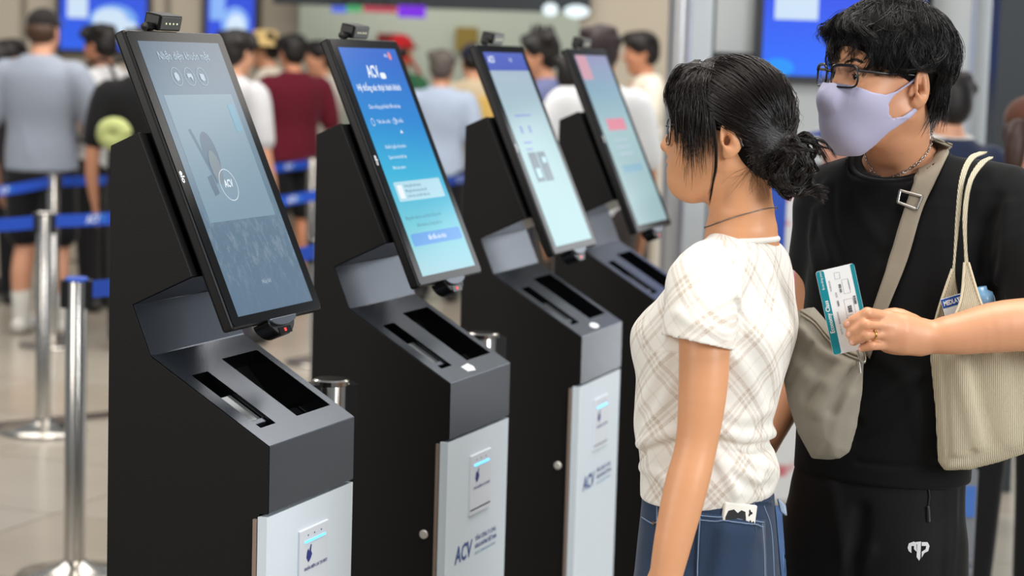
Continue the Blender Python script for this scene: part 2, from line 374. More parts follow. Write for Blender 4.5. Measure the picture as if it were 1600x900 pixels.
    # monitor
    mon = slab('monitor', spt, SU0, SU1, 0, SL, -0.021, 0.0, m_shell, root, bevel=0.005, seg=3)
    slab('bezel', spt, SU0+0.0035, SU1-0.0035, 0.0035, SL-0.0035, 0.0, 0.0010, m_bez, mon, round_=0.008)
    uw = SU1-SU0; a0, a1, b0, b1 = SU0+0.0859*uw, SU1-0.0859*uw, 0.0395*SL, SL*(1-0.0358)
    slab('display', spt, a0, a1, b0, b1, 0.001, 0.0015, DISP[k], mon)
    text('brand_lettering', 'elo', 0.017, m_silver, mon, frame(spt(0.0312, 0.247, 0.0014), SDN, (0, 1, 0)), bold=0.0005)
    slab('monitor_bracket', spt, 0.10, 0.24, 0.20, 0.36, -0.050, -0.018, m_core, root, bevel=0.003)
    # camera on top, barcode scanner below
    c0 = spt(0.125, -0.003, -0.012)
    cm = bobj('camera', bm_box((-0.016, 0.0, 0.004), (0.014, 0.074, 0.031), None, Matrix.Translation(c0) @ Matrix.Rotation(0.20, 4, 'Y')), m_shell, root, bevel=0.003)
    face = Matrix.Translation(c0) @ Matrix.Rotation(0.20, 4, 'Y')
    bobj('camera_face', bm_box((0.0136, 0.004, 0.007), (0.0155, 0.070, 0.028), None, face), mat('camera_front', (58, 60, 58), 0.3), cm, bevel=0.0005)
    for q in range(4): bobj('indicator', bm_lathe([(0.0016, 0), (0.0016, 0.001), (0, 0.001)], 8, None, face @ Matrix.Translation((0.0155, 0.019+0.012*q, 0.017)) @ Matrix.Rotation(pi/2, 4, 'Y')), m_dot, cm)
    bobj('hinge_knob', bm_lathe([(0, -0.012), (0.007, -0.011), (0.008, 0), (0.007, 0.011), (0, 0.012)], 12, None, face @ Matrix.Translation((0.0, -0.011, 0.008)) @ Matrix.Rotation(pi/2, 4, 'X')), m_shell, cm)
    bm = bmesh.new(); n = 20
    base = spt(0.176, SL, -0.004); R = 0.046
    prof2 = [(R*cos(pi*q/n), -R*0.62*sin(pi*q/n)) for q in range(n+1)]
    fr = frame(base, (0, 1, 0), -SDN)
    A = [bm.verts.new(fr @ Vector((a, b, 0.010))) for a, b in prof2]; B = [bm.verts.new(fr @ Vector((a, b, -0.022))) for a, b in prof2]
    bm.faces.new(A); bm.faces.new(B[::-1])
    for q in range(n): bm.faces.new((A[q+1], A[q], B[q], B[q+1]))
    bm.faces.new((A[0], A[n], B[n], B[0])); bmesh.ops.recalc_face_normals(bm, faces=bm.faces[:])
    scn = bobj('barcode_scanner', bm, m_shell, root, bevel=0.0015, seg=1)
    bm = bmesh.new(); A = [bm.verts.new(fr @ Vector((a*1.03, b*0.50+0.002, 0.0155))) for a, b in prof2]; B = [bm.verts.new(fr @ Vector((a*1.03, b*0.50+0.002, 0.0085))) for a, b in prof2]
    bm.faces.new(A); bm.faces.new(B[::-1])
    for q in range(n): bm.faces.new((A[q+1], A[q], B[q], B[q+1]))
    bm.faces.new((A[0], A[n], B[n], B[0])); bmesh.ops.recalc_face_normals(bm, faces=bm.faces[:]); bobj('scanner_lip', bm, m_con, scn, bevel=0.001, seg=1)
    bobj('scan_window', bm_box((-0.022, -0.0260, 0.0095), (0.022, -0.0145, 0.0108), None, fr), m_bez, scn)
    bobj('scan_light', bm_box((-0.004, -0.0225, 0.0107), (0.003, -0.0170, 0.0112), None, fr), m_redled, scn)
    return root, mon

DISP = [ramp_mat('display_grey', [(0.0, (108, 134, 158)), (0.25, (112, 140, 162)), (0.55, (126, 154, 174)), (0.8, (112, 142, 166)), (1.0, (90, 116, 140))], 0.70, smudge_haze=0.55),
        ramp_mat('display_blue', [(0.0, (150, 200, 212)), (0.22, (110, 204, 220)), (0.45, (52, 184, 224)), (0.7, (24, 138, 216)), (1.0, (36, 104, 208))], 0.92, band=0.06),
        ramp_mat('display_mint', [(0.0, (160, 210, 215)), (0.5, (172, 214, 218)), (0.905, (186, 205, 222)), (0.906, (84, 104, 205)), (1.0, (92, 110, 210))], 0.80),  # washed-out look of reflections is put into these display colours
        ramp_mat('display_pale', [(0.0, (148, 182, 186)), (0.55, (168, 200, 204)), (0.8, (140, 175, 195)), (1.0, (150, 150, 190))], 0.92)]  # whitish reflected wash is part of these colours too
KL = ['black check-in kiosk nearest to the camera with a dim grey face recognition screen',
      'second black check-in kiosk from the left with a bright blue welcome screen',
      'third black check-in kiosk from the left, pale screen with two grey ticket boxes',
      'farthest black check-in kiosk, pale screen with a pink bar, beside the woman']
KK = [kiosk(i, KL[i]) for i in range(4)]
g_w = glow('screen_white', (238, 246, 252), 0.95); g_w2 = glow('screen_pale', (188, 210, 226), 0.75); g_lt = glow('screen_light', (134, 165, 184), 0.8); g_lt2 = glow('screen_cyan', (120, 176, 200), 0.8)
g_gr = glow('screen_grey', (104, 130, 152), 0.78); g_dk = glow('screen_dark', (96, 118, 130), 0.9); g_btn = glow('screen_button', (56, 146, 222), 0.95); g_box = glow('screen_box', (176, 220, 234), 0.95); g_ink = glow('screen_ink', (60, 110, 140), 0.9); g_red = glow('screen_red', (226, 130, 150), 0.9); g_pink = glow('screen_pink', (214, 160, 175), 0.9); g_vio = glow('screen_violet', (130, 140, 215), 0.9)
E1, E2, E3 = 0.0022, 0.0028, 0.0034
# kiosk 1: face recognition page
mon = KK[0][1]
text('lettering', 'Nhận diện khuôn mặt', 0.0205, g_w2, mon, sfr(0.0935, 0.047, E1), squeeze=0.92)
for u in (0.131, 0.175, 0.218): ring('icon_ring', spt, u, 0.0835, 0.0165, 0.0009, g_w2, mon, E1)
def poly(name, pts, m, par, off, pf=spt):
    bm = bmesh.new(); bm.faces.new([bm.verts.new(pf(u, s, off)) for u, s in pts]); bmesh.ops.recalc_face_normals(bm, faces=bm.faces[:])
    o = bobj(name, bm, m, par); return o
poly('icon', [(0.125, 0.078), (0.133, 0.075), (0.139, 0.081), (0.138, 0.089), (0.129, 0.092), (0.124, 0.086)], g_w2, mon, E1)
poly('icon', [(0.167, 0.078), (0.183, 0.078), (0.185, 0.084), (0.182, 0.093), (0.178, 0.084), (0.168, 0.086)], g_w2, mon, E1)
poly('icon', [(0.211, 0.078), (0.225, 0.079), (0.225, 0.090), (0.218, 0.092), (0.211, 0.088)], g_w2, mon, E1)
slab('video_panel', spt, 0.066, 0.298, 0.116, 0.340, 0.0015, 0.0018, g_lt, mon)
slab('video_caption', spt, 0.270, 0.292, 0.135, 0.185, 0.0017, E1, g_lt2, mon)
def blob(cx, cy, rx, ry, n=18): return [(cx+rx*cos(2*pi*k/n), cy+ry*sin(2*pi*k/n)) for k in range(n)]
poly('picture', blob(0.150, 0.222, 0.024, 0.040), g_gr, mon, E1)
poly('picture', blob(0.150, 0.246, 0.017, 0.030), glow('screen_skin', (132, 150, 160), 0.8), mon, E2)
poly('picture', [(0.105, 0.178), (0.112, 0.176), (0.118, 0.192), (0.140, 0.272), (0.134, 0.276), (0.112, 0.200)], g_gr, mon, E1)
poly('picture', [(0.110, 0.262), (0.128, 0.258), (0.132, 0.292), (0.114, 0.296)], g_gr, mon, E1)
ring('logo_ring', spt, 0.170, 0.279, 0.0285, 0.0011, g_w, mon, E3)
text('logo', 'ACV', 0.0185, g_w, mon, sfr(0.171, 0.277, E3), align='CENTER', bold=0.0005, squeeze=0.78)
text('lettering', 'Hủy bỏ', 0.0105, g_w2, mon, sfr(0.181, 0.452, E1), align='CENTER')
# kiosk 2: welcome page
mon = KK[1][1]
text('logo', 'ACV', 0.036, g_w, mon, sfr(0.138, 0.073, E1), bold=0.001, squeeze=0.76)
slab('badge', spt, 0.196, 0.222, 0.074, 0.087, 0.0015, E1, g_w, mon, round_=0.006)
text('lettering', 'Hệ thống xác thực hành khách', 0.0190, g_w, mon, sfr(0.064, 0.1065, E1), bold=0.0003, squeeze=0.88)
text('lettering', 'Chào mừng quý khách đến sân bay', 0.0122, g_w, mon, sfr(0.084, 0.147, E1), squeeze=0.88)
text('lettering', 'Thẻ căn cước   |   Hộ chiếu', 0.0115, g_w, mon, sfr(0.098, 0.179, E1), squeeze=0.95)
ring('icon_ring', spt, 0.078, 0.179, 0.008, 0.0012, g_w, mon, E1); ring('icon_ring', spt, 0.184, 0.179, 0.007, 0.0012, g_w, mon, E1)
poly('icon', [(0.190, 0.205), (0.197, 0.198), (0.204, 0.205)], g_w, mon, E1)
text('lettering', 'Chuẩn bị giấy tờ tùy thân', 0.0105, g_w, mon, sfr(0.091, 0.2325, E1), squeeze=0.92)
text('lettering', 'Quét mã trên thẻ bay', 0.0105, g_w, mon, sfr(0.091, 0.2545, E1), squeeze=0.92)
text('lettering', 'Nhìn vào camera', 0.0105, g_w, mon, sfr(0.092, 0.2765, E1), squeeze=0.85)
slab('info_box', spt, 0.068, 0.298, 0.306, 0.347, 0.0015, 0.0019, g_box, mon, round_=0.004)
slab('picture', spt, 0.078, 0.102, 0.313, 0.341, 0.0018, E1, g_w, mon)
for q, s_ in enumerate((0.316, 0.327, 0.3375)): text('lettering', ('Hướng dẫn hành khách', 'Đặt giấy tờ lên khay đọc thẻ', 'và làm theo các bước tiếp theo')[q], 0.0088, g_ink, mon, sfr(0.112, s_, E1))
text('lettering', 'Bằng việc tiếp tục, quý khách đồng ý với', 0.0100, g_ink, mon, sfr(0.064, 0.382, E1), squeeze=1.05)
text('lettering', 'điều khoản sử dụng dịch vụ', 0.0100, g_ink, mon, sfr(0.105, 0.399, E1), squeeze=1.1)
slab('button', spt, 0.060, 0.308, 0.4145, 0.4405, 0.0015, 0.002, g_btn, mon, round_=0.007)
text('lettering', 'Bắt đầu xác thực', 0.0125, g_w, mon, sfr(0.182, 0.4275, E2), align='CENTER', bold=0.0002)
poly('icon', blob(0.276, 0.037, 0.008, 0.009), g_red, mon, E1); text('lettering', 'VN', 0.011, g_w, mon, sfr(0.248, 0.037, E1))
# kiosk 3: list page
mon = KK[2][1]
text('logo', 'ACV', 0.024, g_w, mon, sfr(0.060, 0.040, E1), bold=0.0006, squeeze=0.9); text('lettering', 'VN', 0.014, g_w, mon, sfr(0.205, 0.040, E1))
for s_, u0_, w_ in ((0.085, .075, .05), (0.085, .15, .06), (0.178, .10, .11), (0.245, .095, .05), (0.262, .095, .04)): slab('text_line', spt, u0_, u0_+w_, s_, s_+0.004, 0.0015, E1, g_w2 if s_ < .1 else g_vio, mon)
for u in (0.105, 0.165): slab('icon', spt, u, u+0.010, 0.206, 0.224, 0.0015, E1, g_vio, mon)
for u in (0.092, 0.155): slab('ticket_box', spt, u, u+0.052, 0.272, 0.345, 0.0015, E1, g_dk, mon)
slab('picture', spt, 0.102, 0.132, 0.312, 0.335, E1, E2, g_box, mon); slab('picture', spt, 0.172, 0.198, 0.286, 0.300, E1, E2, g_box, mon)
# kiosk 4: notice page
mon = KK[3][1]
slab('notice_bar', spt, 0.105, 0.262, 0.203, 0.236, 0.0015, E1, g_red, mon)
slab('picture', spt, a0_ := 0.050, 0.135, 0.022, 0.09, 0.0015, E1, g_pink, mon)
for s_ in (0.26, 0.28, 0.30): slab('text_line', spt, 0.11, 0.24, s_, s_+0.006, 0.0015, E1, g_w2, mon)
slab('text_line', spt, 0.10, 0.27, 0.335, 0.356, 0.0015, E1, g_lt2, mon)
# stickers on two consoles
def sticker(k, pts, label):
    M = Matrix.Translation((KPOS[k][0], KPOS[k][1], 0)) @ Matrix.Rotation(-(AZ+KPOS[k][2]), 4, 'Z')
    bm = bmesh.new(); A = [bm.verts.new(M @ cpt(u, s, 0.0016)) for u, s in pts]; B = [bm.verts.new(M @ cpt(u, s, 0.0026)) for u, s in pts]; n = len(pts)
    bm.faces.new(A[::-1]); bm.faces.new(B)
    for i in range(n): bm.faces.new((A[i], A[(i+1) % n], B[(i+1) % n], B[i]))
    bmesh.ops.recalc_face_normals(bm, faces=bm.faces[:])
    return tag(bobj('sticker', bm, m_white), label, 'sticker')
sticker(1, [(0.112, 0.224), (0.152, 0.221), (0.160, 0.232), (0.150, 0.243), (0.116, 0.240)], 'white torn paper sticker on the console of the kiosk with the blue screen')
sticker(2, [(u+0, s) for u, s in [(0.14+0.026*cos(2*pi*k/14), 0.236+0.010*sin(2*pi*k/14)) for k in range(14)]], 'white oval sticker on the console of the third kiosk')
# ------------------------------------------------------------------ body modelling: a signed distance grid meshed by surface nets
f32 = np.float32
def V3(p): return np.array([p[0], p[1], p[2]], float)
class Sdf:
    def __init__(s, lo, hi, h):
        s.h = h; s.lo = np.array(lo, float); s.n = np.maximum(np.ceil((np.array(hi)-s.lo)/h).astype(int)+1, 4)
        s.F = np.full(s.n, 1.0, f32)
        s.ax = [(s.lo[i]+np.arange(s.n[i])*h).astype(f32) for i in range(3)]
    def sl(s, lo, hi):
        a = np.clip(np.floor((np.array(lo)-s.lo)/s.h).astype(int), 0, s.n); b = np.clip(np.ceil((np.array(hi)-s.lo)/s.h).astype(int)+1, 0, s.n)
        if np.any(b <= a): return None
        S = tuple(slice(i, j) for i, j in zip(a, b))
        return S, s.ax[0][S[0]][:, None, None], s.ax[1][S[1]][None, :, None], s.ax[2][S[2]][None, None, :]
    def add(s, prim, k=0.0):
        lo, hi, f = prim; pad = k+3*s.h
        r = s.sl(np.array(lo)-pad, np.array(hi)+pad)
        if r is None: return s
        S, x, y, z = r; d = f(x, y, z).astype(f32); F = s.F[S]
        if k > 0:
            h = np.maximum(k-np.abs(F-d), 0); s.F[S] = np.minimum(F, d)-h*h*(0.25/k)
        else: s.F[S] = np.minimum(F, d)
        return s
    def cut(s, prim, k=0.0):
        lo, hi, f = prim; pad = k+3*s.h
        r = s.sl(np.array(lo)-pad, np.array(hi)+pad)
        if r is None: return s
        S, x, y, z = r; d = -f(x, y, z).astype(f32); F = s.F[S]
        if k > 0:
            h = np.maximum(k-np.abs(F-d), 0); s.F[S] = np.maximum(F, d)+h*h*(0.25/k)
        else: s.F[S] = np.maximum(F, d)
        return s
    def push(s, prim, amp, w):           # raise (amp > 0) or sink the surface within distance w of a thin shape
        lo, hi, f = prim; r = s.sl(np.array(lo)-3*w, np.array(hi)+3*w)
        if r is None: return s
        S, x, y, z = r; d = np.maximum(f(x, y, z), 0)
        s.F[S] -= (amp*np.exp(-(d/w)**2)).astype(f32); return s
    def mesh(s, smooth=1):
        F = s.F; sg = F < 0
        n = [m-1 for m in F.shape]
        cnt = np.zeros(n, np.int8)
        for i in (0, 1):
            for j in (0, 1):
                for k in (0, 1): cnt += sg[i:n[0]+i, j:n[1]+j, k:n[2]+k]
        act = (cnt > 0) & (cnt < 8); idx = np.full(n, -1, np.int64); A = np.argwhere(act); idx[act] = np.arange(len(A))
        acc = np.zeros((len(A), 3)); num = np.zeros(len(A)); a0, a1, a2 = A.T
        c = [(i, j, k) for i in (0, 1) for j in (0, 1) for k in (0, 1)]
        for p in c:
            for ax in range(3):
                if p[ax]: continue
                q = list(p); q[ax] = 1
                f0 = F[a0+p[0], a1+p[1], a2+p[2]]; f1 = F[a0+q[0], a1+q[1], a2+q[2]]
                m = (f0 < 0) != (f1 < 0); t = np.where(m, f0/np.where(m, f0-f1, 1), 0)
                v = np.tile(np.array(p, float), (len(A), 1)); v[:, ax] = t
                acc[m] += v[m]; num[m] += 1
        V = (A + acc/num[:, None])*s.h + s.lo
        Q = []
        for ax in range(3):
            u, w = [(1, 2), (2, 0), (0, 1)][ax]
            sl0 = [slice(1, m) for m in n]; sl0[ax] = slice(0, n[ax])
            sh = list(sl0); s0 = sg[tuple(slice(1, n[i]) if i != ax else slice(0, n[ax]) for i in range(3))]
            s1 = sg[tuple(slice(1, n[i]) if i != ax else slice(1, n[ax]+1) for i in range(3))]
            E = np.argwhere(s0 != s1)
            if not len(E): continue
            inside = s0[tuple(E.T)]
            E = E + np.array([1 if i != ax else 0 for i in range(3)])
            def at(du, dw):
                B = E.copy(); B[:, u] -= du; B[:, w] -= dw; return idx[tuple(B.T)]
            q = np.stack([at(1, 1), at(0, 1), at(0, 0), at(1, 0)], 1)
            q[~inside] = q[~inside][:, ::-1]; Q.append(q)
        Q = np.concatenate(Q); Q = Q[(Q >= 0).all(1)]
        for _ in range(smooth):
            a = np.zeros_like(V); cn = np.zeros(len(V))
            for i, j in ((0, 1), (1, 2), (2, 3), (3, 0)):
                for p_, q_ in ((i, j), (j, i)):
                    for d in range(3): a[:, d] += np.bincount(Q[:, p_], V[Q[:, q_], d], len(V))
                    cn += np.bincount(Q[:, p_], minlength=len(V))
            V = V*0.5 + 0.5*a/np.maximum(cn, 1)[:, None]
        return V, Q
def cone(a, b, ra, rb=None):
    a = V3(a); b = V3(b); rb = ra if rb is None else rb; R = max(ra, rb); ab = b-a; L2 = float(ab@ab)+1e-12
    def f(x, y, z):
        px, py, pz = x-a[0], y-a[1], z-a[2]
        t = np.clip((px*ab[0]+py*ab[1]+pz*ab[2])/L2, 0, 1)
        return np.sqrt((px-t*ab[0])**2+(py-t*ab[1])**2+(pz-t*ab[2])**2)-(ra+(rb-ra)*t)
    return np.minimum(a, b)-R, np.maximum(a, b)+R, f
def chain(pts, rad, n=0, flat=None):
    """a tapering limb along a smooth curve; flat = (axis, factor) squashes its section along axis"""
    pts = np.array([V3(p) for p in pts]); rad = np.array(rad, float)
    if n: C = spline(np.column_stack([pts, rad]), n); pts, rad = C[:, :3], C[:, 3]
    R = rad.max()
    if flat is not None: fa = V3(flat[0]); fa /= np.linalg.norm(fa); fk = 1/flat[1]-1
    def f(x, y, z):
        d = None
        for i in range(len(pts)-1):
            a, b = pts[i], pts[i+1]; ab = b-a; L2 = float(ab@ab)+1e-12
            px, py, pz = x-a[0], y-a[1], z-a[2]
            t = np.clip((px*ab[0]+py*ab[1]+pz*ab[2])/L2, 0, 1)
            qx, qy, qz = px-t*ab[0], py-t*ab[1], pz-t*ab[2]
            if flat is not None:
                w = (qx*fa[0]+qy*fa[1]+qz*fa[2])*fk; qx = qx+w*fa[0]; qy = qy+w*fa[1]; qz = qz+w*fa[2]
            e = np.sqrt(qx*qx+qy*qy+qz*qz)-(rad[i]+(rad[i+1]-rad[i])*t)
            d = e if d is None else np.minimum(d, e)
        return d
    return pts.min(0)-R, pts.max(0)+R, f
def ell(c, r, R=None):
    c = V3(c); r = np.array(r, float)
    R = np.eye(3) if R is None else np.array(R, float)      # rows are the axes
    ext = np.sqrt(((R*r[:, None])**2).sum(0))
    def f(x, y, z):
        px, py, pz = x-c[0], y-c[1], z-c[2]
        a = (px*R[0, 0]+py*R[0, 1]+pz*R[0, 2])/r[0]; b = (px*R[1, 0]+py*R[1, 1]+pz*R[1, 2])/r[1]; e = (px*R[2, 0]+py*R[2, 1]+pz*R[2, 2])/r[2]
        k0 = np.sqrt(a*a+b*b+e*e); k1 = np.sqrt((a/r[0])**2+(b/r[1])**2+(e/r[2])**2)+1e-9
        return k0*(k0-1)/k1
    return c-ext, c+ext, f
def loft(zs, cx, cy, rx, ry, ang=0.0, n=2.0, cap=0.01):
    """horizontal rings (superellipses) interpolated along z; ang = heading of the rx axis"""
    o = np.argsort(zs); zs = np.array(zs, float)[o]; A = [np.broadcast_to(np.array(v, float), zs.shape)[o] for v in (cx, cy, rx, ry, ang)]
    zf = np.linspace(zs[0], zs[-1], 240)
    def smooth(v):
        t = np.interp(zf, zs, np.arange(len(zs))); C = spline(np.column_stack([np.arange(len(zs)), v]), 2000); return np.interp(t, np.linspace(0, len(zs)-1, 2000), C[:, 1])
    B = [smooth(v) for v in A]; R = max(A[2].max(), A[3].max())
    lo = np.array([A[0].min()-R, A[1].min()-R, zs[0]]); hi = np.array([A[0].max()+R, A[1].max()+R, zs[-1]])
    def f(x, y, z):
        zz = np.clip(z, zs[0], zs[-1]); cx_, cy_, rx_, ry_, an = [np.interp(zz, zf, b) for b in B]
        c, s = np.cos(an), np.sin(an); px, py = x-cx_, y-cy_
        a = np.abs((px*c+py*s)/rx_); b = np.abs((-px*s+py*c)/ry_)
        q = (a**n+b**n)**(1/n); m = np.minimum(rx_, ry_)
        rr = np.sqrt(px*px+py*py)+1e-6
        d = rr*(1-1/np.maximum(q, 1e-3)); d = np.where(q < 0.3, -m*0.7, d)*0.8
        e = np.maximum(zs[0]-z, z-zs[-1])
        return np.maximum(d, e) if cap == 0 else np.where((d > -cap) & (e > -cap), np.sqrt(np.maximum(d+cap, 0)**2+np.maximum(e+cap, 0)**2)-cap, np.maximum(d, e))
    return lo, hi, f
def shell_of(prim, off):
    lo, hi, f = prim; return np.array(lo)-abs(off), np.array(hi)+abs(off), (lambda x, y, z: f(x, y, z)-off)
def inter(p, q):
    lo = np.maximum(p[0], q[0]); hi = np.minimum(p[1], q[1]); return lo, hi, (lambda x, y, z: np.maximum(p[2](x, y, z), q[2](x, y, z)))
def boxp(c, h, R=None, r=0.0):
    c = V3(c); h = np.array(h, float); R = np.eye(3) if R is None else np.array(R, float); ext = (np.abs(R)*h[:, None]).sum(0)
    def f(x, y, z):
        px, py, pz = x-c[0], y-c[1], z-c[2]
        q = [np.abs(px*R[i, 0]+py*R[i, 1]+pz*R[i, 2])-h[i]+r for i in range(3)]
        return np.sqrt(sum(np.maximum(v, 0)**2 for v in q))+np.minimum(np.maximum(np.maximum(q[0], q[1]), q[2]), 0)-r
    return c-ext, c+ext, f
def sdf_obj(name, S, m, parent, smooth=1):
    V, Q = S.mesh(smooth); return fast_mesh(name, V, Q, m, parent)

class Head:
    """local frame of a head: x to the face, y to its left ear, z up, eyes at z = 0"""
    def __init__(s, o, fwd, up=(0, 0, 1), k=1.0):
        s.o = V3(o); x = V3(fwd); x /= np.linalg.norm(x); u = V3(up); y = np.cross(u, x); y /= np.linalg.norm(y); z = np.cross(x, y)
        s.R = np.array([x, y, z]); s.k = k
    def p(s, x, y, z): return s.o + s.k*(x*s.R[0]+y*s.R[1]+z*s.R[2])
    def ell(s, c, r, tilt=None):
        R = s.R if tilt is None else np.array(tilt) @ s.R
        return ell(s.p(*c), np.array(r)*s.k, R)
    def cone(s, a, b, ra, rb=None): return cone(s.p(*a), s.p(*b), ra*s.k, (ra if rb is None else rb)*s.k)
def roty(a): return np.array([[cos(a), 0, -sin(a)], [0, 1, 0], [sin(a), 0, cos(a)]])
def rotx(a): return np.array([[1, 0, 0], [0, cos(a), sin(a)], [0, -sin(a), cos(a)]])
def rotz(a): return np.array([[cos(a), sin(a), 0], [-sin(a), cos(a), 0], [0, 0, 1]])
def head_skin(S, H, male=False, fine=True, ears=True):
    w = 1.03 if male else 0.97
    S.add(H.ell((-0.008, 0, 0.032), (0.094, 0.074*w, 0.086)), 0)
    S.add(H.ell((0.030, 0, -0.030), (0.060, 0.057*w, 0.082)), 0.035)
    S.add(H.ell((0.066, 0, -0.096), (0.020, 0.024*w, 0.017)), 0.03)
    for sy in (-1, 1):
        S.add(H.cone((0.0, 0.050*sy*w, -0.055), (0.055, 0.018*sy, -0.098), 0.017, 0.015), 0.03)
        S.add(H.ell((0.058, 0.036*sy, -0.030), (0.026, 0.022, 0.026)), 0.03)
    S.add(H.cone((0.079, -0.032, 0.021), (0.079, 0.032, 0.021), 0.010), 0.02)
    if fine:
        for sy in (-1, 1):
            S.cut(H.ell((0.096, 0.031*sy, 0.002), (0.018, 0.020, 0.014)), 0.014)
            S.add(H.ell((0.0745, 0.031*sy, 0.001), (0.0125, 0.0135, 0.0115)), 0.004)
            S.cut(H.ell((0.0890, 0.0310*sy, 0.0000), (0.0090, 0.0128, 0.0046)), 0.002)
    S.add(H.cone((0.087, 0, 0.010), (0.106, 0, -0.032), 0.0075, 0.0095), 0.012)
    for sy in (-1, 1): S.add(H.ell((0.095, 0.011*sy, -0.036), (0.010, 0.008, 0.0075)), 0.006)
    if fine:
        for sy in (-1, 1): S.cut(H.ell((0.101, 0.007*sy, -0.043), (0.005, 0.003, 0.004)), 0.003)
        S.add(H.ell((0.080, 0, -0.062), (0.019, 0.030, 0.022)), 0.02)
        S.add(H.cone((0.090, -0.014, -0.0595), (0.0985, -0.003, -0.0575), 0.004, 0.005), 0.004)
        S.add(H.cone((0.090, 0.014, -0.0595), (0.0985, 0.003, -0.0575), 0.004, 0.005), 0.004)
        S.add(H.cone((0.0925, -0.010, -0.069), (0.0925, 0.010, -0.069), 0.0062), 0.005)
        S.cut(H.cone((0.100, -0.018, -0.0635), (0.100, 0.018, -0.0635), 0.0022), 0.003)
    for sy in (-1, 1):
        if ears: ear(S, H, sy, w, fine)
def ear(S, H, sy, w=1.0, fine=True):
    T = rotx(-0.32*sy) @ roty(0.18)
    T = rotz(0.35*sy) @ roty(0.18)
    c = np.array((-0.016, 0.0775*sy*w, -0.006))
    S.add(H.ell(c, (0.0185, 0.0075, 0.0305), T), 0.006)
    S.add(H.ell(c+(0.004, -0.002*sy, -0.026), (0.0105, 0.0055, 0.0105)), 0.006)
    if fine:
        S.cut(H.ell(c+(0.002, 0.0075*sy, 0.002), (0.0128, 0.0075, 0.0220), T), 0.002)
        S.add(H.ell(c+(-0.003, 0.002*sy, 0.002), (0.0045, 0.0050, 0.0165), T), 0.003)
        S.add(H.ell(c+(0.0135, 0.001*sy, -0.006), (0.0035, 0.0055, 0.0065)), 0.004)
        S.cut(H.ell(c+(0.0060, 0.003*sy, -0.006), (0.0062, 0.009, 0.0095)), 0.002)
def strands(name, groups, m, parent, sides=3):
    V, Q = tube_mesh(groups, sides); return fast_mesh(name, V, Q, m, parent)
# ------------------------------------------------------------------ shared pieces for the people
def half(Q, N, lo, hi):               # half space: inside where (p-Q).N < 0
    Q = V3(Q); N = V3(N); N = N/np.linalg.norm(N)
    return np.array(lo), np.array(hi), (lambda x, y, z: (x-Q[0])*N[0]+(y-Q[1])*N[1]+(z-Q[2])*N[2])
def hit(S, px, py, near=0.3):         # where the ray of a pixel meets the modelled surface
    d = V3(rayd(px, py)); o = V3(CAMP); t0 = (S.lo[1]-o[1])/d[1]; t1 = (S.ax[1][-1]-o[1])/d[1]
    ts = np.arange(t0, t1, S.h*0.5); p = o+ts[:, None]*d
    q = (p-S.lo)/S.h; i = np.floor(q).astype(int); ok = ((i >= 0) & (i < S.n-1)).all(1)
    f = np.full(len(ts), 1.0); ii = i[ok]; fr = q[ok]-ii; v = 0
    for a in (0, 1):
        for b in (0, 1):
            for c in (0, 1):
                w = np.abs(1-a-fr[:, 0])*np.abs(1-b-fr[:, 1])*np.abs(1-c-fr[:, 2]); v = v+w*S.F[ii[:, 0]+a, ii[:, 1]+b, ii[:, 2]+c]
    f[ok] = v; k = np.argmax(f < 0)
    if not (f < 0).any(): k = np.argmin(f); return p[k]
    if k > 0: t = ts[k-1]+(ts[k]-ts[k-1])*f[k-1]/(f[k-1]-f[k]); return o+t*d
    return p[k]
def grad(S, p):
    q = np.clip(((np.array(p)-S.lo)/S.h).round().astype(int), 2, S.n-3); i, j, k = q; F = S.F
    g = np.array([F[i+2, j, k]-F[i-2, j, k], F[i, j+2, k]-F[i, j-2, k], F[i, j, k+2]-F[i, j, k-2]], float); return g/(np.linalg.norm(g)+1e-9)
def patch(name, S, quad, nu, nv, lift, thick, m, parent, edge=None):
    """cloth lying on a modelled surface: a pixel quad (TL, TR, BR, BL) or a function (u, v) -> pixel"""
    fn = quad if callable(quad) else (lambda u, v: (np.array(quad[0])*(1-u)+np.array(quad[1])*u)*(1-v)+(np.array(quad[3])*(1-u)+np.array(quad[2])*u)*v)
    top = np.zeros((nv+1, nu+1, 3)); bot = top.copy()
    for j in range(nv+1):
        for i in range(nu+1):
            px, py = fn(i/nu, j/nv); p = hit(S, px, py); top[j, i] = p
    N = np.zeros_like(top)
    for j in range(nv+1):
        for i in range(nu+1): N[j, i] = grad(S, top[j, i])
    for _ in range(2):
        N[1:-1, 1:-1] = (N[1:-1, 1:-1]+N[:-2, 1:-1]+N[2:, 1:-1]+N[1:-1, :-2]+N[1:-1, 2:])/5
        top[1:-1, 1:-1] = (top[1:-1, 1:-1]*2+top[:-2, 1:-1]+top[2:, 1:-1]+top[1:-1, :-2]+top[1:-1, 2:])/6
    bot = top+N*lift; top = top+N*(lift+thick)
    V = np.concatenate([top.reshape(-1, 3), bot.reshape(-1, 3)]); F = []; w = nu+1; o = (nv+1)*w
    for j in range(nv):
        for i in range(nu):
            a = j*w+i; F.append((a, a+w, a+w+1, a+1)); F.append((o+a, o+a+1, o+a+w+1, o+a+w))
    per = [i for i in range(nu)]+[nu+j*w for j in range(nv)]+[nv*w+nu-i for i in range(nu)]+[(nv-j)*w for j in range(nv)]
    for a, b in zip(per, per[1:]+per[:1]): F.append((a, b, o+b, o+a))
    me = bpy.data.meshes.new(name); me.from_pydata(V.tolist(), [], F); bm = bmesh.new(); bm.from_mesh(me); bmesh.ops.recalc_face_normals(bm, faces=bm.faces[:]); bm.to_mesh(me); bm.free()
    me.polygons.foreach_set('use_smooth', [True]*len(me.polygons)); me.materials.append(m)
    return link(bpy.data.objects.new(name, me), parent)
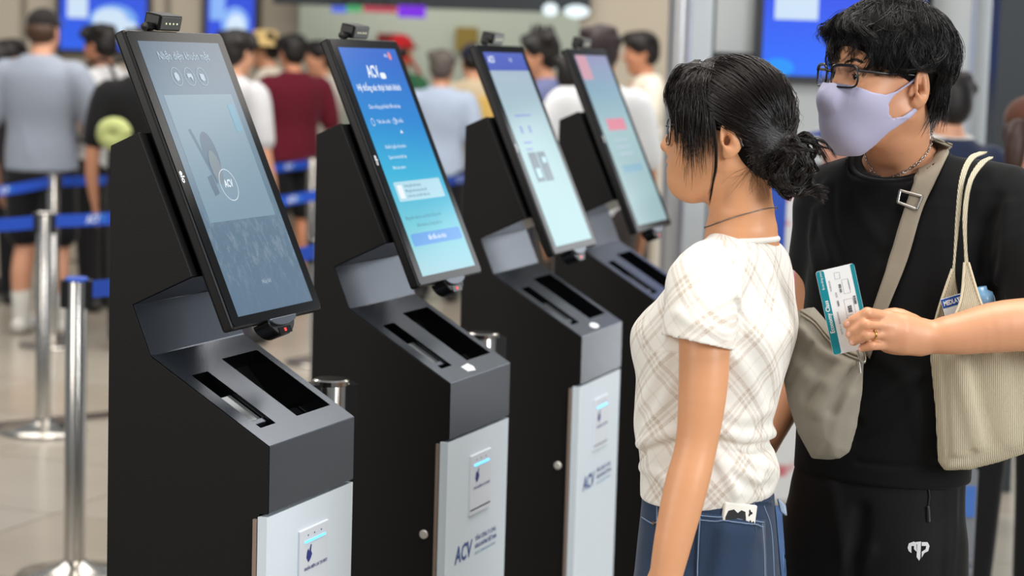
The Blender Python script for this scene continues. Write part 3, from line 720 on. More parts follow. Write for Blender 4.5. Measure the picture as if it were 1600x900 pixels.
def onsurf(S, pix, n, lift=0.0):
    q = spline(pix, n); return np.array([(lambda p: p+grad(S, p)*lift)(hit(S, a, b)) for a, b in q])
def fold(S, pix, amp, w, n=14, lift=0.0): S.push(chain(onsurf(S, pix, n, lift), [0.0005]*n), amp, w)
def cam_dir(x, y):                    # picture direction (right, down) as a world vector
    return V3(RGT)*x - V3(UPV)*y
def hand(S, w, d, n, t, k=1.0, curl=(0.5, 0.55, 0.6, 0.65), spread=0.05, thumb=0.5, kk=0.006):
    """w wrist, d towards the fingers, n out of the palm, t towards the thumb"""
    w = V3(w); d = V3(d)/np.linalg.norm(V3(d)); n = V3(n); n = n-d*(n@d); n /= np.linalg.norm(n); t = V3(t); t = t-d*(t@d)-n*(t@n); t /= np.linalg.norm(t)
    q = lambda a, b, c: w+k*(a*d+b*t+c*n)
    for b, L in ((0.026, 0.086), (0.009, 0.090), (-0.009, 0.086), (-0.025, 0.078)):
        S.add(chain([q(0.0, b*0.55, 0), q(0.045, b*0.9, -0.002), q(L, b, -0.002)], [0.015*k, 0.0135*k, 0.0105*k]), 0.010)
    S.add(ell(q(0.03, 0.022, 0.010), (0.030*k, 0.015*k, 0.014*k), [d, t, n]), 0.010)
    lens = ((0.041, 0.025, 0.021), (0.045, 0.029, 0.023), (0.042, 0.027, 0.022), (0.033, 0.020, 0.019)); wid = (0.0090, 0.0092, 0.0087, 0.0078)
    for i, (b, L) in enumerate(((0.026, 0.086), (0.009, 0.090), (-0.009, 0.086), (-0.025, 0.078))):
        p = q(L, b, -0.002); a = 0.15; pts = [p]; sp = spread*(1.5-i)
        for j in range(3):
            a += curl[i]*(0.7, 1.0, 0.8)[j]
            dd = d*cos(a)+n*sin(a)+t*sp*cos(a); dd /= np.linalg.norm(dd); p = p+dd*lens[i][j]*k; pts.append(p)
        r = wid[i]*k; S.add(chain(pts, [r*1.05, r, r*0.93, r*0.80]), kk*0.5)
    p0 = q(0.020, 0.026, 0.008); p1 = p0+k*0.036*(0.72*d+0.55*t+0.35*n); p2 = p1+k*0.030*((0.85*d+0.25*t)*(1-thumb*0.3)+n*thumb*0.6); p3 = p2+k*0.024*(0.9*d-0.1*t+n*thumb*0.6)
    S.add(chain([p0, p1, p2, p3], [0.0145*k, 0.0115*k, 0.0102*k, 0.0085*k]), kk)
def skin_mat(name, col, var=0.08):
    if name in MATS: return MATS[name]
    m = mat(name, col, 0.42, bump=0.05, bscale=900, var=var, vscale=14, sss=0.12, spec=0.4); return m
def fabric(name, col, rough=0.85, weave=0.25, ws=900, var=0.06, sheen=0.15):
    return mat(name, col, rough, bump=weave, bscale=ws, var=var, vscale=25, spec=0.25, sheen=sheen)
m_hair = None
def hair_mat(name, col, rough=0.34):
    if name in MATS: return MATS[name]
    m = mat(name, col, rough, var=0.35, vscale=120, spec=0.38); return m
def eyes(H, parent, white=True):
    for sy in (-1, 1):
        bm = bmesh.new(); bmesh.ops.create_uvsphere(bm, u_segments=16, v_segments=10, radius=0.0118*H.k)
        c = H.p(0.0738, 0.031*sy, 0.0005); bmesh.ops.translate(bm, vec=Vector(c), verts=bm.verts[:])
        e = bobj('eyeball', bm, mat('eye_white', (226, 222, 216), 0.15), parent, smooth=True)
        bm = bmesh.new(); f = H.R[0]
        M = Matrix.Translation(Vector(H.p(0.0738+0.0105, 0.031*sy, 0.0005))) @ Vector(f).to_track_quat('Z', 'Y').to_matrix().to_4x4()
        bm_lathe([(0.0057, -0.0005), (0.004, 0.0013), (0.0, 0.0019)], 14, bm, M); bobj('iris', bm, mat('dark_iris', (24, 16, 12), 0.08), e, smooth=True)
def glasses(H, parent, m_frame, m_lens, w=0.0255, h=0.019, zc=-0.004, xf=0.098, round_=4.0, thick=0.0016, ysep=0.033, temple_z=0.006, brow=0.0):
    root = None
    def lens_pts(sy, r=1.0):
        P_ = []
        for k in range(33):
            a = 2*pi*k/32; c, s = cos(a), sin(a); q = (abs(c)**round_+abs(s)**round_)**(-1/round_)
            yy = ysep*sy+w*r*c*q; P_.append(H.p(xf-0.35*abs(abs(yy)-0.01)-0.0, yy, zc+h*r*s*q))
        return np.array(P_)
    paths = []
    for sy in (-1, 1): paths.append((lens_pts(sy), thick*H.k))
    if brow:
        for sy in (-1, 1): L_ = lens_pts(sy); paths.append((L_[2:15]+H.R[2]*0.0010, brow*H.k))
    paths.append((spline([H.p(xf-0.002, -ysep+w*0.98, zc+0.006), H.p(xf+0.004, 0, zc+0.009), H.p(xf-0.002, ysep-w*0.98, zc+0.006)], 10), thick*H.k))
    V, F = tube_mesh(paths, 8); fr = fast_mesh('glasses', V, F, m_frame, parent)
    for sy in (-1, 1):
        tp = [H.p(xf-0.35*(ysep+w-0.01), (ysep+w)*sy, zc+h*0.62), H.p(0.055, 0.0715*sy, temple_z+0.003), H.p(0.0, 0.0785*sy, temple_z+0.004), H.p(-0.022, 0.0775*sy, temple_z-0.004), H.p(-0.036, 0.074*sy, temple_z-0.024)]
        V, F = tube_mesh([(spline(tp, 20), thick*1.5*H.k)], 6); fast_mesh('temple', V, F, m_frame, fr)
        L = lens_pts(sy, 0.98)[:-1]; c = L.mean(0)+H.R[0]*0.0012
        mobj('lens', [tuple(p) for p in L]+[tuple(c)], [(i, (i+1) % 32, 32) for i in range(32)], m_lens, fr, True)
    return fr
m_lens = bpy.data.materials.new('clear_lens'); m_lens.use_nodes = True
_n, _l = nodes(m_lens); _n.remove(_n['Principled BSDF']); _t = _n.new('ShaderNodeBsdfTransparent'); _t.inputs[0].default_value = (0.93, 0.96, 0.97, 1); _g = _n.new('ShaderNodeBsdfGlossy'); _g.inputs['Roughness'].default_value = 0.03
_fz = _n.new('ShaderNodeFresnel'); _fz.inputs[0].default_value = 1.6; _mx = _n.new('ShaderNodeMixShader'); _l.new(_fz.outputs[0], _mx.inputs[0]); _l.new(_t.outputs[0], _mx.inputs[1]); _l.new(_g.outputs[0], _mx.inputs[2]); _l.new(_mx.outputs[0], _n['Material Output'].inputs[0])
# ------------------------------------------------------------------ the woman at the kiosk
rng = np.random.default_rng(7)
WY = 3.30
def wp(px, py, y=WY): return V3(P(px, py, y))
WB = thing('person', 'woman in white plaid T-shirt and blue jeans facing a kiosk, black hair tied low', 'person', (0.31, WY, 0))
WBi = WB.matrix_basis.inverted() if False else Matrix.Translation((-0.31, -WY, 0))
def fix(o):                          # keep world-space shapes in place under an offset root
    o.matrix_parent_inverse = WBi; return o
th = radians(16); hf = np.array([-cos(th), sin(th), 0.03])
WH = Head(wp(1141, 205, WY), hf, (0, 0, 1.0), 0.945)
tb = radians(32); bf = np.array([-cos(tb), sin(tb), 0]); bl = np.array([-sin(tb), -cos(tb), 0]); BANG = math.atan2(bl[1], bl[0])
m_wskin = skin_mat('fair_skin', (216, 156, 114))
S = Sdf((0.08, 3.0, 0.60), (0.56, 3.60, 1.64), 0.0024)
head_skin(S, WH)
nb = wp(1158, 392, WY+0.01)
S.add(chain([WH.p(-0.022, 0, -0.035), WH.p(-0.026, 0, -0.09), nb], [0.050, 0.0455, 0.062], 8), 0.018)
S.add(ell(WH.p(0.074, 0, -0.090), (0.020, 0.022, 0.016), WH.R), 0.02)
for s_ in (-1, 1): S.add(chain([nb+bl*0.02*s_-(0, 0, .012), wp(1148, 455)+bl*0.100*s_], [0.036, 0.032]), 0.025)
zs = [wp(1110, q).z if hasattr(wp(1110, q), 'z') else wp(1110, q)[2] for q in (405, 440, 480, 530, 600, 680, 775, 860)]
cx = [wp(q, r)[0] for q, r in ((1153, 405), (1147, 440), (1134, 480), (1124, 530), (1114, 600), (1108, 680), (1106, 775), (1106, 860))]
S.add(loft(zs, cx, WY, [.08, .115, .118, .11, .100, .093, .098, .115], [.045, .055, .072, .085, .08, .072, .076, .088], BANG), 0.03)
sh = wp(1099, 452, 3.175); el = wp(1088, 695, 3.125); wr = wp(1038, 912, 3.085)
S.add(chain([sh, wp(1101, 520, 3.15), wp(1098, 610, 3.135), el, wp(1072, 760, 3.11), wp(1053, 840, 3.095), wr], [.034, .0385, .0365, .0315, .0325, .0290, .0235], 26), 0.008)
d_ = wr-wp(1053, 840, 3.095); hand(S, wr, d_+np.array([0, 0.02, -.03]), bl*-1.0, bf, 0.93, (0.32, 0.36, 0.4, 0.45))
rs = wp(1148, 438)-bl*0.115+bf*0.03; re = rs+bf*0.05-bl*0.005+np.array([0, 0, -0.27]); rw = re+bf*0.05+bl*0.02+np.array([0, 0, -0.22])
S.add(chain([rs, (rs+re)/2, re, (re+rw)/2, rw], [.045, .038, .0315, .031, .0235], 14), 0.008)
hand(S, rw, rw-re, bl, bf, 0.93, (0.32, 0.36, 0.4, 0.45))
wbody = fix(sdf_obj('body', S, m_wskin, WB, 1)); WS = S
eyes(WH, wbody)
# --- T-shirt
T = Sdf((0.10, 3.02, 0.85), (0.56, 3.60, 1.36), 0.0026)
Q_ = [(370, 1161, .054, .046), (383, 1159, .083, .058), (400, 1154, .116, .066), (432, 1147, .146, .074), (462, 1137, .147, .091), (497, 1127, .143, .112), (520, 1119, .138, .121), (550, 1115, .135, .117), (588, 1110, .129, .110), (634, 1103, .123, .106), (665, 1098, .121, .102), (688, 1098, .119, .099), (705, 1105, .120, .101), (735, 1110, .123, .104), (760, 1107, .121, .101), (777, 1102, .118, .095)]
T.add(loft([wp(1110, q[0])[2] for q in Q_], [wp(q[1], q[0])[0] for q in Q_], WY, [q[2] for q in Q_], [q[3] for q in Q_], BANG, 2.15, 0.004), 0)
for s_ in (-1, 1): T.add(ell(wp(1120, 535)+bf*0.066+bl*0.052*s_, (0.044, 0.042, 0.048), [bf, bl, (0, 0, 1)]), 0.03)
slv = chain([wp(1134, 420, 3.25), wp(1110, 436, 3.195), wp(1097, 480, 3.160), wp(1089, 545, 3.145)], [.040, .053, .0550, .0560], 10)
hm = wp(1088, 535, 3.145); HN = cam_dir(-0.21, 0.98)
big = lambda c, r: (np.array(c)-r, np.array(c)+r)
T2 = Sdf(T.lo, T.lo+(T.n-1)*T.h, T.h); T2.n = T.n; T2.F = np.full(T.n, 1.0, f32); T2.ax = T.ax
T2.add(inter(slv, half(hm, HN, *big(hm, 0.3))), 0)
ax = wp(1097, 480, 3.155); T2.cut(chain([hm+(ax-hm)*0.42, hm, hm-(ax-hm)*0.6], [.040, .0490, .053]), 0.004)
h_ = np.maximum(0.020-np.abs(T.F-T2.F), 0); T.F = np.minimum(T.F, T2.F)-h_*h_*(0.25/0.020)
slr = chain([rs+bl*0.05, rs, rs+(re-rs)*0.42], [.045, .050, .052], 8); T.add(inter(slr, half(rs+(re-rs)*0.40, re-rs, *big(rs, 0.3))), 0.02)
T.cut(chain([rs+(re-rs)*0.34, rs+(re-rs)*0.40, rs+(re-rs)*0.5], [.042, .051, .053]), 0.002)
T.add(chain([co_ := wp(1126, 388, WY-0.02), wp(1100, 412, 3.22), wp(1085, 440, 3.19)], [.020, .026, .036]), 0.03)
# neck opening and its ribbed edge
co = wp(1163, 371, WY); UPc = np.array([-0.10, 0.0, 1.0])
T.cut(ell(co+(0, 0, 0.02), (0.0495, 0.0475, 0.045), [bl, bf, (0, 0, 1)]), 0.004)
lp_ = [co+bl*0.0525*cos(a)+bf*0.0515*sin(a)+np.array([0, 0, -0.0035-0.004*sin(a)]) for a in np.linspace(0, 2*pi, 33)]
V, F = tube_mesh([(np.array(lp_), 0.0046)], 10); COLLAR = (V, F)
# hem opening
hz = wp(1106, 776)[2]; T.cut(loft([hz-0.02, hz, hz+0.02], wp(1106, 776)[0], WY, [.111, .111, .104], [.088, .088, .08], BANG, 2.15, 0), 0.002)
# folds
for pix, a, w in ([[(1122, 672), (1160, 684), (1207, 678)], .0075, .010], [[(1122, 690), (1165, 700), (1208, 694)], -.0060, .008], [[(1118, 705), (1150, 735), (1185, 752)], .0055, .009], [[(1122, 720), (1140, 750), (1150, 772)], .004, .008],
                  [[(1135, 700), (1175, 722), (1208, 730)], .005, .010], [[(1150, 742), (1180, 762), (1205, 760)], -.004, .008], [[(1000, 695), (1030, 682), (1062, 674)], .006, .009], [[(1004, 708), (1030, 700), (1058, 694)], -.0055, .008], [[(1003, 730), (1030, 742), (1050, 760)], .004, .008],
                  [[(1120, 640), (1160, 655), (1205, 640)], .003, .012], [[(1150, 560), (1170, 590), (1195, 640)], .0035, .012], [[(1152, 470), (1160, 510), (1150, 552)], -.005, .007], [[(1140, 440), (1154, 480), (1153, 520)], .0035, .007],
                  [[(1165, 500), (1190, 540), (1215, 600)], .003, .013], [[(1205, 430), (1220, 480), (1235, 520)], .003, .012], [[(1040, 560), (1020, 600), (1000, 640)], .0035, .012], [[(1050, 600), (1030, 640), (1010, 670)], .003, .010],
                  [[(1060, 490), (1085, 505), (1130, 520)], .0028, .009], [[(1100, 400), (1130, 415), (1148, 445)], .0025, .008]):
    fold(T, pix, a*(1.75 if pix[0][1] > 660 else 1.15), w)
tv, tq = T.mesh(1)
m_plaid = bpy.data.materials.new('white_plaid_cotton'); m_plaid.use_nodes = True
n_, l_ = nodes(m_plaid); b_ = n_['Principled BSDF']; b_.inputs['Roughness'].default_value = 0.9; b_.inputs['Specular IOR Level'].default_value = 0.15; b_.inputs['Sheen Weight'].default_value = 0.15
at_ = n_.new('ShaderNodeAttribute'); at_.attribute_name = 'cloth'; sp_ = n_.new('ShaderNodeSeparateXYZ'); l_.new(at_.outputs['Vector'], sp_.inputs[0])
def plaid_band(src, period, bands):
    """soft lines across one direction of the cloth; returns a 0-1 socket"""
    m1 = n_.new('ShaderNodeMath'); m1.operation = 'DIVIDE'; m1.inputs[1].default_value = period; l_.new(src, m1.inputs[0])
    m2 = n_.new('ShaderNodeMath'); m2.operation = 'FRACT'; l_.new(m1.outputs[0], m2.inputs[0])
    r = n_.new('ShaderNodeValToRGB'); els = r.color_ramp.elements; els[0].position = 0; els[0].color = (0, 0, 0, 1); els[1].position = 1; els[1].color = (0, 0, 0, 1)
    for c, w, v in bands:
        for p, q in ((c-w-0.02, 0), (c-w, v), (c+w, v), (c+w+0.02, 0)):
            e = els.new(min(max(p, 0), 1)); e.color = (q, q, q, 1)
    l_.new(m2.outputs[0], r.inputs['Fac']); return r.outputs['Color']
bA = plaid_band(sp_.outputs[0], 0.070, [(0.14, 0.035, .75), (0.28, 0.020, .5), (0.40, 0.035, .7), (0.80, 0.012, .28)])
bB = plaid_band(sp_.outputs[1], 0.070, [(0.14, 0.035, .75), (0.28, 0.020, .5), (0.40, 0.035, .7), (0.80, 0.012, .28)])
ad = n_.new('ShaderNodeMath'); ad.operation = 'ADD'; l_.new(bA, ad.inputs[0]); l_.new(bB, ad.inputs[1])
nz = n_.new('ShaderNodeTexNoise'); nz.inputs['Scale'].default_value = 500; tc_ = n_.new('ShaderNodeTexCoord'); l_.new(tc_.outputs['Object'], nz.inputs['Vector'])
ml = n_.new('ShaderNodeMath'); ml.operation = 'MULTIPLY'; l_.new(ad.outputs[0], ml.inputs[0]); l_.new(nz.outputs['Fac'], ml.inputs[1])
mxp = n_.new('ShaderNodeMix'); mxp.data_type = 'RGBA'; l_.new(ml.outputs[0], mxp.inputs['Factor']); mxp.inputs['A'].default_value = (*lin((238, 234, 226)), 1); mxp.inputs['B'].default_value = (*lin((186, 166, 148)), 1)
l_.new(mxp.outputs['Result'], b_.inputs['Base Color'])
bp_ = n_.new('ShaderNodeBump'); bp_.inputs['Strength'].default_value = 0.2; bp_.inputs['Distance'].default_value = 0.001; l_.new(nz.outputs['Fac'], bp_.inputs['Height']); l_.new(bp_.outputs['Normal'], b_.inputs['Normal'])
shirt = fix(fast_mesh('t_shirt', tv, tq, m_plaid, WB)); fast_mesh('collar', *COLLAR, mat('white_rib', (232, 228, 220), 0.9, bump=0.2, bscale=800), shirt)
def cloth_coords(o, V, c0, fa, la, R, arms):
    rel = V-np.array([c0[0], c0[1], 0]); a = np.arctan2(rel@la, -(rel@fa)); u = a*R; v = V[:, 2].copy()
    for (p, q, r) in arms:             # sleeves get their own bias-cut grain
        t = ((V-p)@(q-p))/((q-p)@(q-p)); dd = np.linalg.norm(V-p-t[:, None]*(q-p), axis=1); m = (rel@la > 0.108) & (t < 0.40) & (dd < r+0.03)
        u[m] = (rel[m]@fa)*1.0+0.013; v[m] = V[m, 2]*1.0+0.021
    C = np.stack([(u+v)*0.7071+5, (u-v)*0.7071+5, v], 1)
    at = o.data.attributes.new('cloth', 'FLOAT_VECTOR', 'POINT'); at.data.foreach_set('vector', C.astype(np.float32).ravel())
cloth_coords(shirt, tv, wp(1120, 560), bf, bl, 0.125, [(sh, el, 0.085)])
# --- jeans and shoes
m_denim = mat('blue_denim', (44, 60, 84), 0.85, bump=0.35, bscale=700, var=0.35, vscale=9, spec=0.2, sheen=0.2)
J = Sdf((0.06, 3.02, 0.03), (0.56, 3.62, 1.0), 0.0042)
hipz = lambda q: wp(1106, q)[2]
JQ = [(764, 1107, .1155, .097), (800, 1107, .119, .100), (850, 1107, .126, .105), (900, 1106, .132, .108), (960, 1104, .134, .108), (1000, 1102, .13, .10)]
J.add(loft([hipz(q[0]) for q in JQ], [wp(q[1], q[0])[0] for q in JQ], WY, [q[2] for q in JQ], [q[3] for q in JQ], BANG, 2.2, 0.004), 0)
foot = {}
for s_ in (-1, 1):
    hp = wp(1104, 960)+bl*0.066*s_; fx = wp(1082, 1600)[0]; an = np.array([fx, WY, 0.09])+bl*0.075*s_-bf*0.02; kn = (hp+an)/2+bf*0.02
    J.add(chain([hp+(0, 0, .03), kn+(0, 0, .05), kn, an], [.085, .068, .064, .060], 14), 0.02); foot[s_] = an
    J.cut(chain([an-(0, 0, .10), an-(0, 0, 0.03)], [.05, .05]), 0.002)
J.cut(loft([hipz(764)-0.012, hipz(764)+0.02], wp(1107, 764)[0], WY, .110, .092, BANG, 2.2, 0), 0.002)
# where the phone stands: the pocket bulges over it
c1, c2, c3 = hit(J, 1122, 812), hit(J, 1178, 818), hit(J, 1124, 850)
xd = (c2-c1)/np.linalg.norm(c2-c1); yd = np.cross(np.cross(xd, c1-c3), xd); yd /= np.linalg.norm(yd); nn = grad(J, (c1+c2)/2); nn = nn-xd*(nn@xd); yd = np.array([0.06, 0.0, 0.99]); yd -= nn*0.10; yd -= xd*(yd@xd); yd /= np.linalg.norm(yd); nn = np.cross(xd, yd)
if nn@grad(J, (c1+c2)/2) < 0: nn = -nn
cc = (c1+c2)/2+nn*0.0055+yd*(-0.046)
J.add(boxp(cc+yd*(-0.018), (0.0345, 0.061, 0.0085), [xd, yd, nn], 0.003), 0.010)
jeans = fix(sdf_obj('jeans', J, m_denim, WB, 2))
m_stitch = mat('denim_stitch', (120, 140, 168), 0.8); m_denim2 = mat('mid_blue_denim', (72, 100, 142), 0.85, bump=0.3, bscale=700, var=0.3, vscale=20)
m_sole = mat('white_sole', (225, 224, 220), 0.6); m_sneak = mat('sneaker_canvas', (214, 214, 210), 0.8)
for s_ in (-1, 1):
    an = foot[s_]; B = Sdf(an-np.array([.28, .28, .1]), an+np.array([.28, .28, .06]), 0.005)
    B.add(chain([np.array([an[0], an[1], .045])-bf*0.04, np.array([an[0], an[1], .045])+bf*0.05, np.array([an[0], an[1], .036])+bf*0.14], [.042, .042, .034], 8), 0.02)
    B.add(cone([an[0], an[1], .05], [an[0], an[1], .10], .042, .045), 0.02); B.cut(half((0, 0, 0.004), (0, 0, 1), an-.3, an+.3), 0)
    shoe = fix(sdf_obj('shoe', B, m_sneak, WB, 1))
    bm = bmesh.new(); o_ = []
    for k in range(24):
        a = 2*pi*k/24; r_ = np.array([an[0], an[1], 0])+bf*(0.05+0.135*cos(a))+bl*0.046*sin(a); o_.append(r_)
    A_ = [bm.verts.new((q[0], q[1], 0.0)) for q in o_]; B_ = [bm.verts.new((q[0], q[1], 0.022)) for q in o_]
    bm.faces.new(A_); bm.faces.new(B_)
    for k in range(24): bm.faces.new((A_[k], A_[(k+1) % 24], B_[(k+1) % 24], B_[k]))
    bmesh.ops.recalc_face_normals(bm, faces=bm.faces[:]); so = bobj('sole', bm, m_sole, shoe); so.matrix_parent_inverse = Matrix.Identity(4)
def seam(S_, pix, r, m, par, n=24, lift=0.0006, name='stitching'):
    pts = onsurf(S_, pix, n, lift); V, F = tube_mesh([(pts, r)], 5); return fast_mesh(name, V, F, m, par)
patch('back_pocket', J, [(1091, 801), (1193, 812), (1197, 930), (1086, 930)], 16, 16, 0.0008, 0.0022, m_denim, jeans)
for pix in ([(1094, 805), (1140, 810), (1190, 816)], [(1094, 812), (1140, 817), (1190, 823)], [(1188, 818), (1191, 860), (1192, 925)], [(1094, 808), (1091, 860), (1089, 925)]): seam(J, pix, 0.0010, m_stitch, jeans, lift=0.0036)
for pix in ([(1193, 790), (1205, 830), (1210, 925)], [(1216, 800), (1222, 850), (1225, 925)], [(1003, 808), (1020, 818), (1027, 815)], [(1027, 776), (1026, 830), (1018, 900)]): seam(J, pix, 0.0011, m_stitch, jeans)
patch('side_strip', J, [(1210, 790), (1219, 792), (1229, 930), (1222, 930)], 3, 10, 0.0006, 0.002, m_denim2, jeans)  # lighter blue strip down the right edge of the jeans
patch('waistband', J, lambda u, v: (1009+u*196, 764+10*u+v*12+4*sin(u*pi)), 26, 2, 0.0006, 0.002, m_denim, jeans)
patch('belt_loop', J, [(1211, 780), (1222, 790), (1224, 806), (1216, 800)], 2, 4, 0.003, 0.003, mat('pale_denim', (168, 184, 206), 0.85), jeans)
rv = hit(J, 1022, 817); bobj('rivet', bm_lathe([(0.0035, 0), (0.003, 0.002), (0, 0.0025)], 10, None, Matrix.Translation(Vector(rv)) @ Vector(grad(J, rv)).to_track_quat('Z', 'Y').to_matrix().to_4x4()), mat('copper_rivet', (150, 110, 80), 0.3, 0.9), jeans)
# --- phone standing in the back pocket
def ppt(u, s, off=0.0): return Vector(cc+xd*u+yd*s+nn*off)
m_case = mat('cream_phone_case', (236, 232, 222), 0.35); m_blk = mat('black_print', (16, 16, 18), 0.4)
ph = slab('phone', ppt, -0.031, 0.031, -0.075, 0.075, -0.004, 0.0035, m_case, None, bevel=0.003, seg=3)
tag(ph, 'cream and black cased phone sticking out of the back pocket of the jeans', 'phone')
def pp(name, pts): poly(name, pts, m_blk, ph, 0.0041, ppt)
pp('print', [(-0.026, 0.040), (-0.028, 0.052), (-0.024, 0.062), (-0.014, 0.065), (-0.006, 0.060), (0.000, 0.065), (0.008, 0.063), (0.011, 0.052), (0.010, 0.040)])
for bx, by in ((0.0175, 0.062), (0.027, 0.045), (0.021, 0.046)): pp('print', [(bx+0.003*cos(a)*(1+.5*cos(3*a)), by+0.0042*sin(a)*(1+.4*cos(3*a))) for a in np.linspace(0, 2*pi, 18)[:-1]])
# --- necklace
lp = [wp(1160, 360, WY)+bl*0.056*cos(a)+bf*0.056*sin(a)+np.array([0, 0, 0.020-0.020*sin(a)]) for a in np.linspace(0, 2*pi, 60)]
def neck_fit(pts, S_, lift=0.0014):
    out = []
    for p in pts:
        q = np.array(p, float)
        for _ in range(6):
            i = np.clip((q-S_.lo)/S_.h, 1, S_.n-3); i0 = i.astype(int); q = q-grad(S_, q)*(S_.F[tuple(i0)]-lift)*0.8
        out.append(q)
    return np.array(out)
lp = neck_fit(lp, WS, 0.003); V, F = tube_mesh([(lp, 0.0011)], 5); fix(fast_mesh('necklace', V, F, mat('grey_chain', (140, 128, 120), 0.3, 0.8), WB))
fix(glasses(WH, WB, mat('dark_frame', (36, 22, 22), 0.25), m_lens, w=0.0255, h=0.0215, zc=-0.007, xf=0.104, round_=2.6, thick=0.0012, temple_z=0.004))
# --- hair
m_hair = hair_mat('black_hair', (30, 23, 21), 0.28); m_hairb = mat('black_hair_base', (14, 11, 11), 0.85, var=0.3, vscale=90, spec=0.12)
C = Sdf(WH.o-0.22, WH.o+0.20, 0.003); h = WH
C.add(h.ell((-0.006, 0, 0.036), (0.0990, 0.0815, 0.0890)), 0)
C.add(h.ell((-0.052, 0, -0.018), (0.050, 0.062, 0.060)), 0.03)
C.cut(h.ell((0.105, 0, -0.060), (0.085, 0.12, 0.115)), 0.012); C.cut(h.ell((0.122, 0, 0.030), (0.068, 0.10, 0.070)), 0.012)       # face
for s_ in (-1, 1): C.cut(h.ell((0.015, 0.085*s_, -0.060), (0.050, 0.040, 0.068)), 0.01)  # ears and cheeks
C.cut(h.ell((-0.005, 0, -0.125), (0.085, 0.09, 0.052)), 0.012)
tl = np.array([-0.097, 0.036, -0.016]); tie = h.p(*tl)
C.add(cone(h.p(-0.070, 0.026, -0.012), tie, 0.034, 0.014), 0.02)
for a, b, r0, r1 in (((-.103, .038, -0.020), (-0.122, .042, -0.034), .012, .017), ((-0.112, .046, -0.036), (-0.108, .050, -0.066), .015, .019), ((-0.126, .042, -0.036), (-0.122, .044, -0.066), .013, .014)):
    C.add(h.cone(a, b, r0, r1), 0.012)
hair = fix(sdf_obj('hair', C, m_hairb, WB, 2))
hc = np.array([-0.008, 0, 0.030])
def wrap(p0, p1, n, bulge, jit):
    """a lock that follows the scalp from p0 to p1 (head coordinates)"""
    t = np.linspace(0, 1, n)[:, None]; L = p0+(p1-p0)*t; r = L-hc; rad = np.array([0.1005, 0.0830, 0.0905]); q = np.sqrt(((r/rad)**2).sum(1))[:, None]
    S0 = hc+r/q*(1+bulge+0*t); low = np.clip((-0.005-L[:, 2:3])/0.05, 0, 1); w = np.sin(np.pi*np.clip(t, 0, 1))**0.5
    w = np.clip(np.minimum(t/0.12, 1)*np.minimum((1-t)/0.22, 1), 0, 1)
    w = w*w*(3-2*w); o = L*(1-w)+S0*w; o = o+np.sin(t*pi)*jit+np.sin(t*2*pi)*jit[::-1]*0.4; return o
paths = []
roots = np.array([(0.058, 0.012, 0.112), (0.062, 0.045, 0.092), (0.050, 0.064, 0.070), (0.036, 0.072, 0.045), (0.018, 0.077, 0.030), (-0.004, 0.079, 0.030), (-0.030, 0.079, 0.012), (-0.046, 0.066, -0.016), (-0.054, 0.050, -0.046), (-0.062, 0.030, -0.066), (-0.066, 0.0, -0.070)])
def put(p):                           # to the world, resting on the hair below
    q = WH.o+WH.k*(np.asarray(p) @ WH.R)
    for _ in range(3):
        i = np.clip(((q-C.lo)/C.h).round().astype(int), 2, C.n-3); v = C.F[i[:, 0], i[:, 1], i[:, 2]]; m = v < 0.0012
        if not m.any(): break
        g = np.array([grad(C, x) for x in q[m]]); q[m] += g*np.clip(0.0016-v[m], 0, 0.012)[:, None]
    return q
for i in range(1500):
    s_ = rng.random()**0.85*(len(roots)-1); k = min(int(s_), len(roots)-2); p0 = roots[k]+(roots[k+1]-roots[k])*(s_-k); p0 = p0+rng.normal(0, 0.004, 3)
    mir = rng.random() < 0.28
    if rng.random() < 0.35: p0 = p0*np.array([1, 1, 1])+np.array([-0.05*rng.random(), -0.03*rng.random(), 0.03*rng.random()]) if p0[2] > 0.05 else p0
    if mir: p0 = p0*np.array([1, -1, 1])
    rr_ = p0-hc; ra0 = np.sqrt(((rr_/np.array([0.1005, 0.0830, 0.0905]))**2).sum()); p0 = hc+rr_/ra0 if p0[2] > 0.045 else p0
    o = wrap(p0, tl+rng.normal(0, 0.006, 3), 14, 0.012+rng.normal(0, 0.014), rng.normal(0, 0.0022, 3))
    paths.append((put(o), np.linspace(0.00075, 0.0005, 14)*(0.7+0.6*rng.random())))
# locks that fall forward over the temple and cheek
A0 = np.array([(0.062, 0.022, 0.108), (0.030, 0.020, 0.120)]); 
E0 = np.array([(0.088, 0.044, 0.030), (0.074, 0.061, 0.004), (0.064, 0.066, -0.045), (0.054, 0.070, -0.085), (0.046, 0.073, -0.088), (0.030, 0.076, -0.070), (0.014, 0.078, -0.060), (0.004, 0.079, -0.050)])
for i in range(600):
    t = rng.random(); b = A0[0]+(A0[1]-A0[0])*t+rng.normal(0, 0.006, 3); b = hc+(b-hc)/np.sqrt((((b-hc)/np.array([0.1005, 0.0830, 0.0905]))**2).sum()); s_ = t*(len(E0)-1); k = min(int(s_), len(E0)-2); e = E0[k]+(E0[k+1]-E0[k])*(s_-k)
    L = 0.55+0.47*rng.random()**0.9; j = rng.normal(0, 0.007, 3)
    m1 = np.array([b[0]*0.8+e[0]*0.25+0.008, 0.066, 0.078])+rng.normal(0, 0.004, 3); m2 = np.array([m1[0]*0.35+e[0]*0.65+0.004, 0.0795, 0.028])+rng.normal(0, 0.004, 3)
    if e[2] > 0.0: m1 = np.array([0.080, 0.046, 0.098])+rng.normal(0, 0.003, 3); m2 = np.array([0.098, 0.048, 0.056])+rng.normal(0, 0.004, 3)
    if e[2] > 0.0: L = max(L, 0.86)
    q = spline([b, m1, m2, e+j], 22); q = q[:max(8, int(22*L))]
    n = len(q); paths.append((put(q), np.concatenate([np.full(n-4, 0.00062), [0.0005, 0.0004, 0.00028, 0.0001]])))
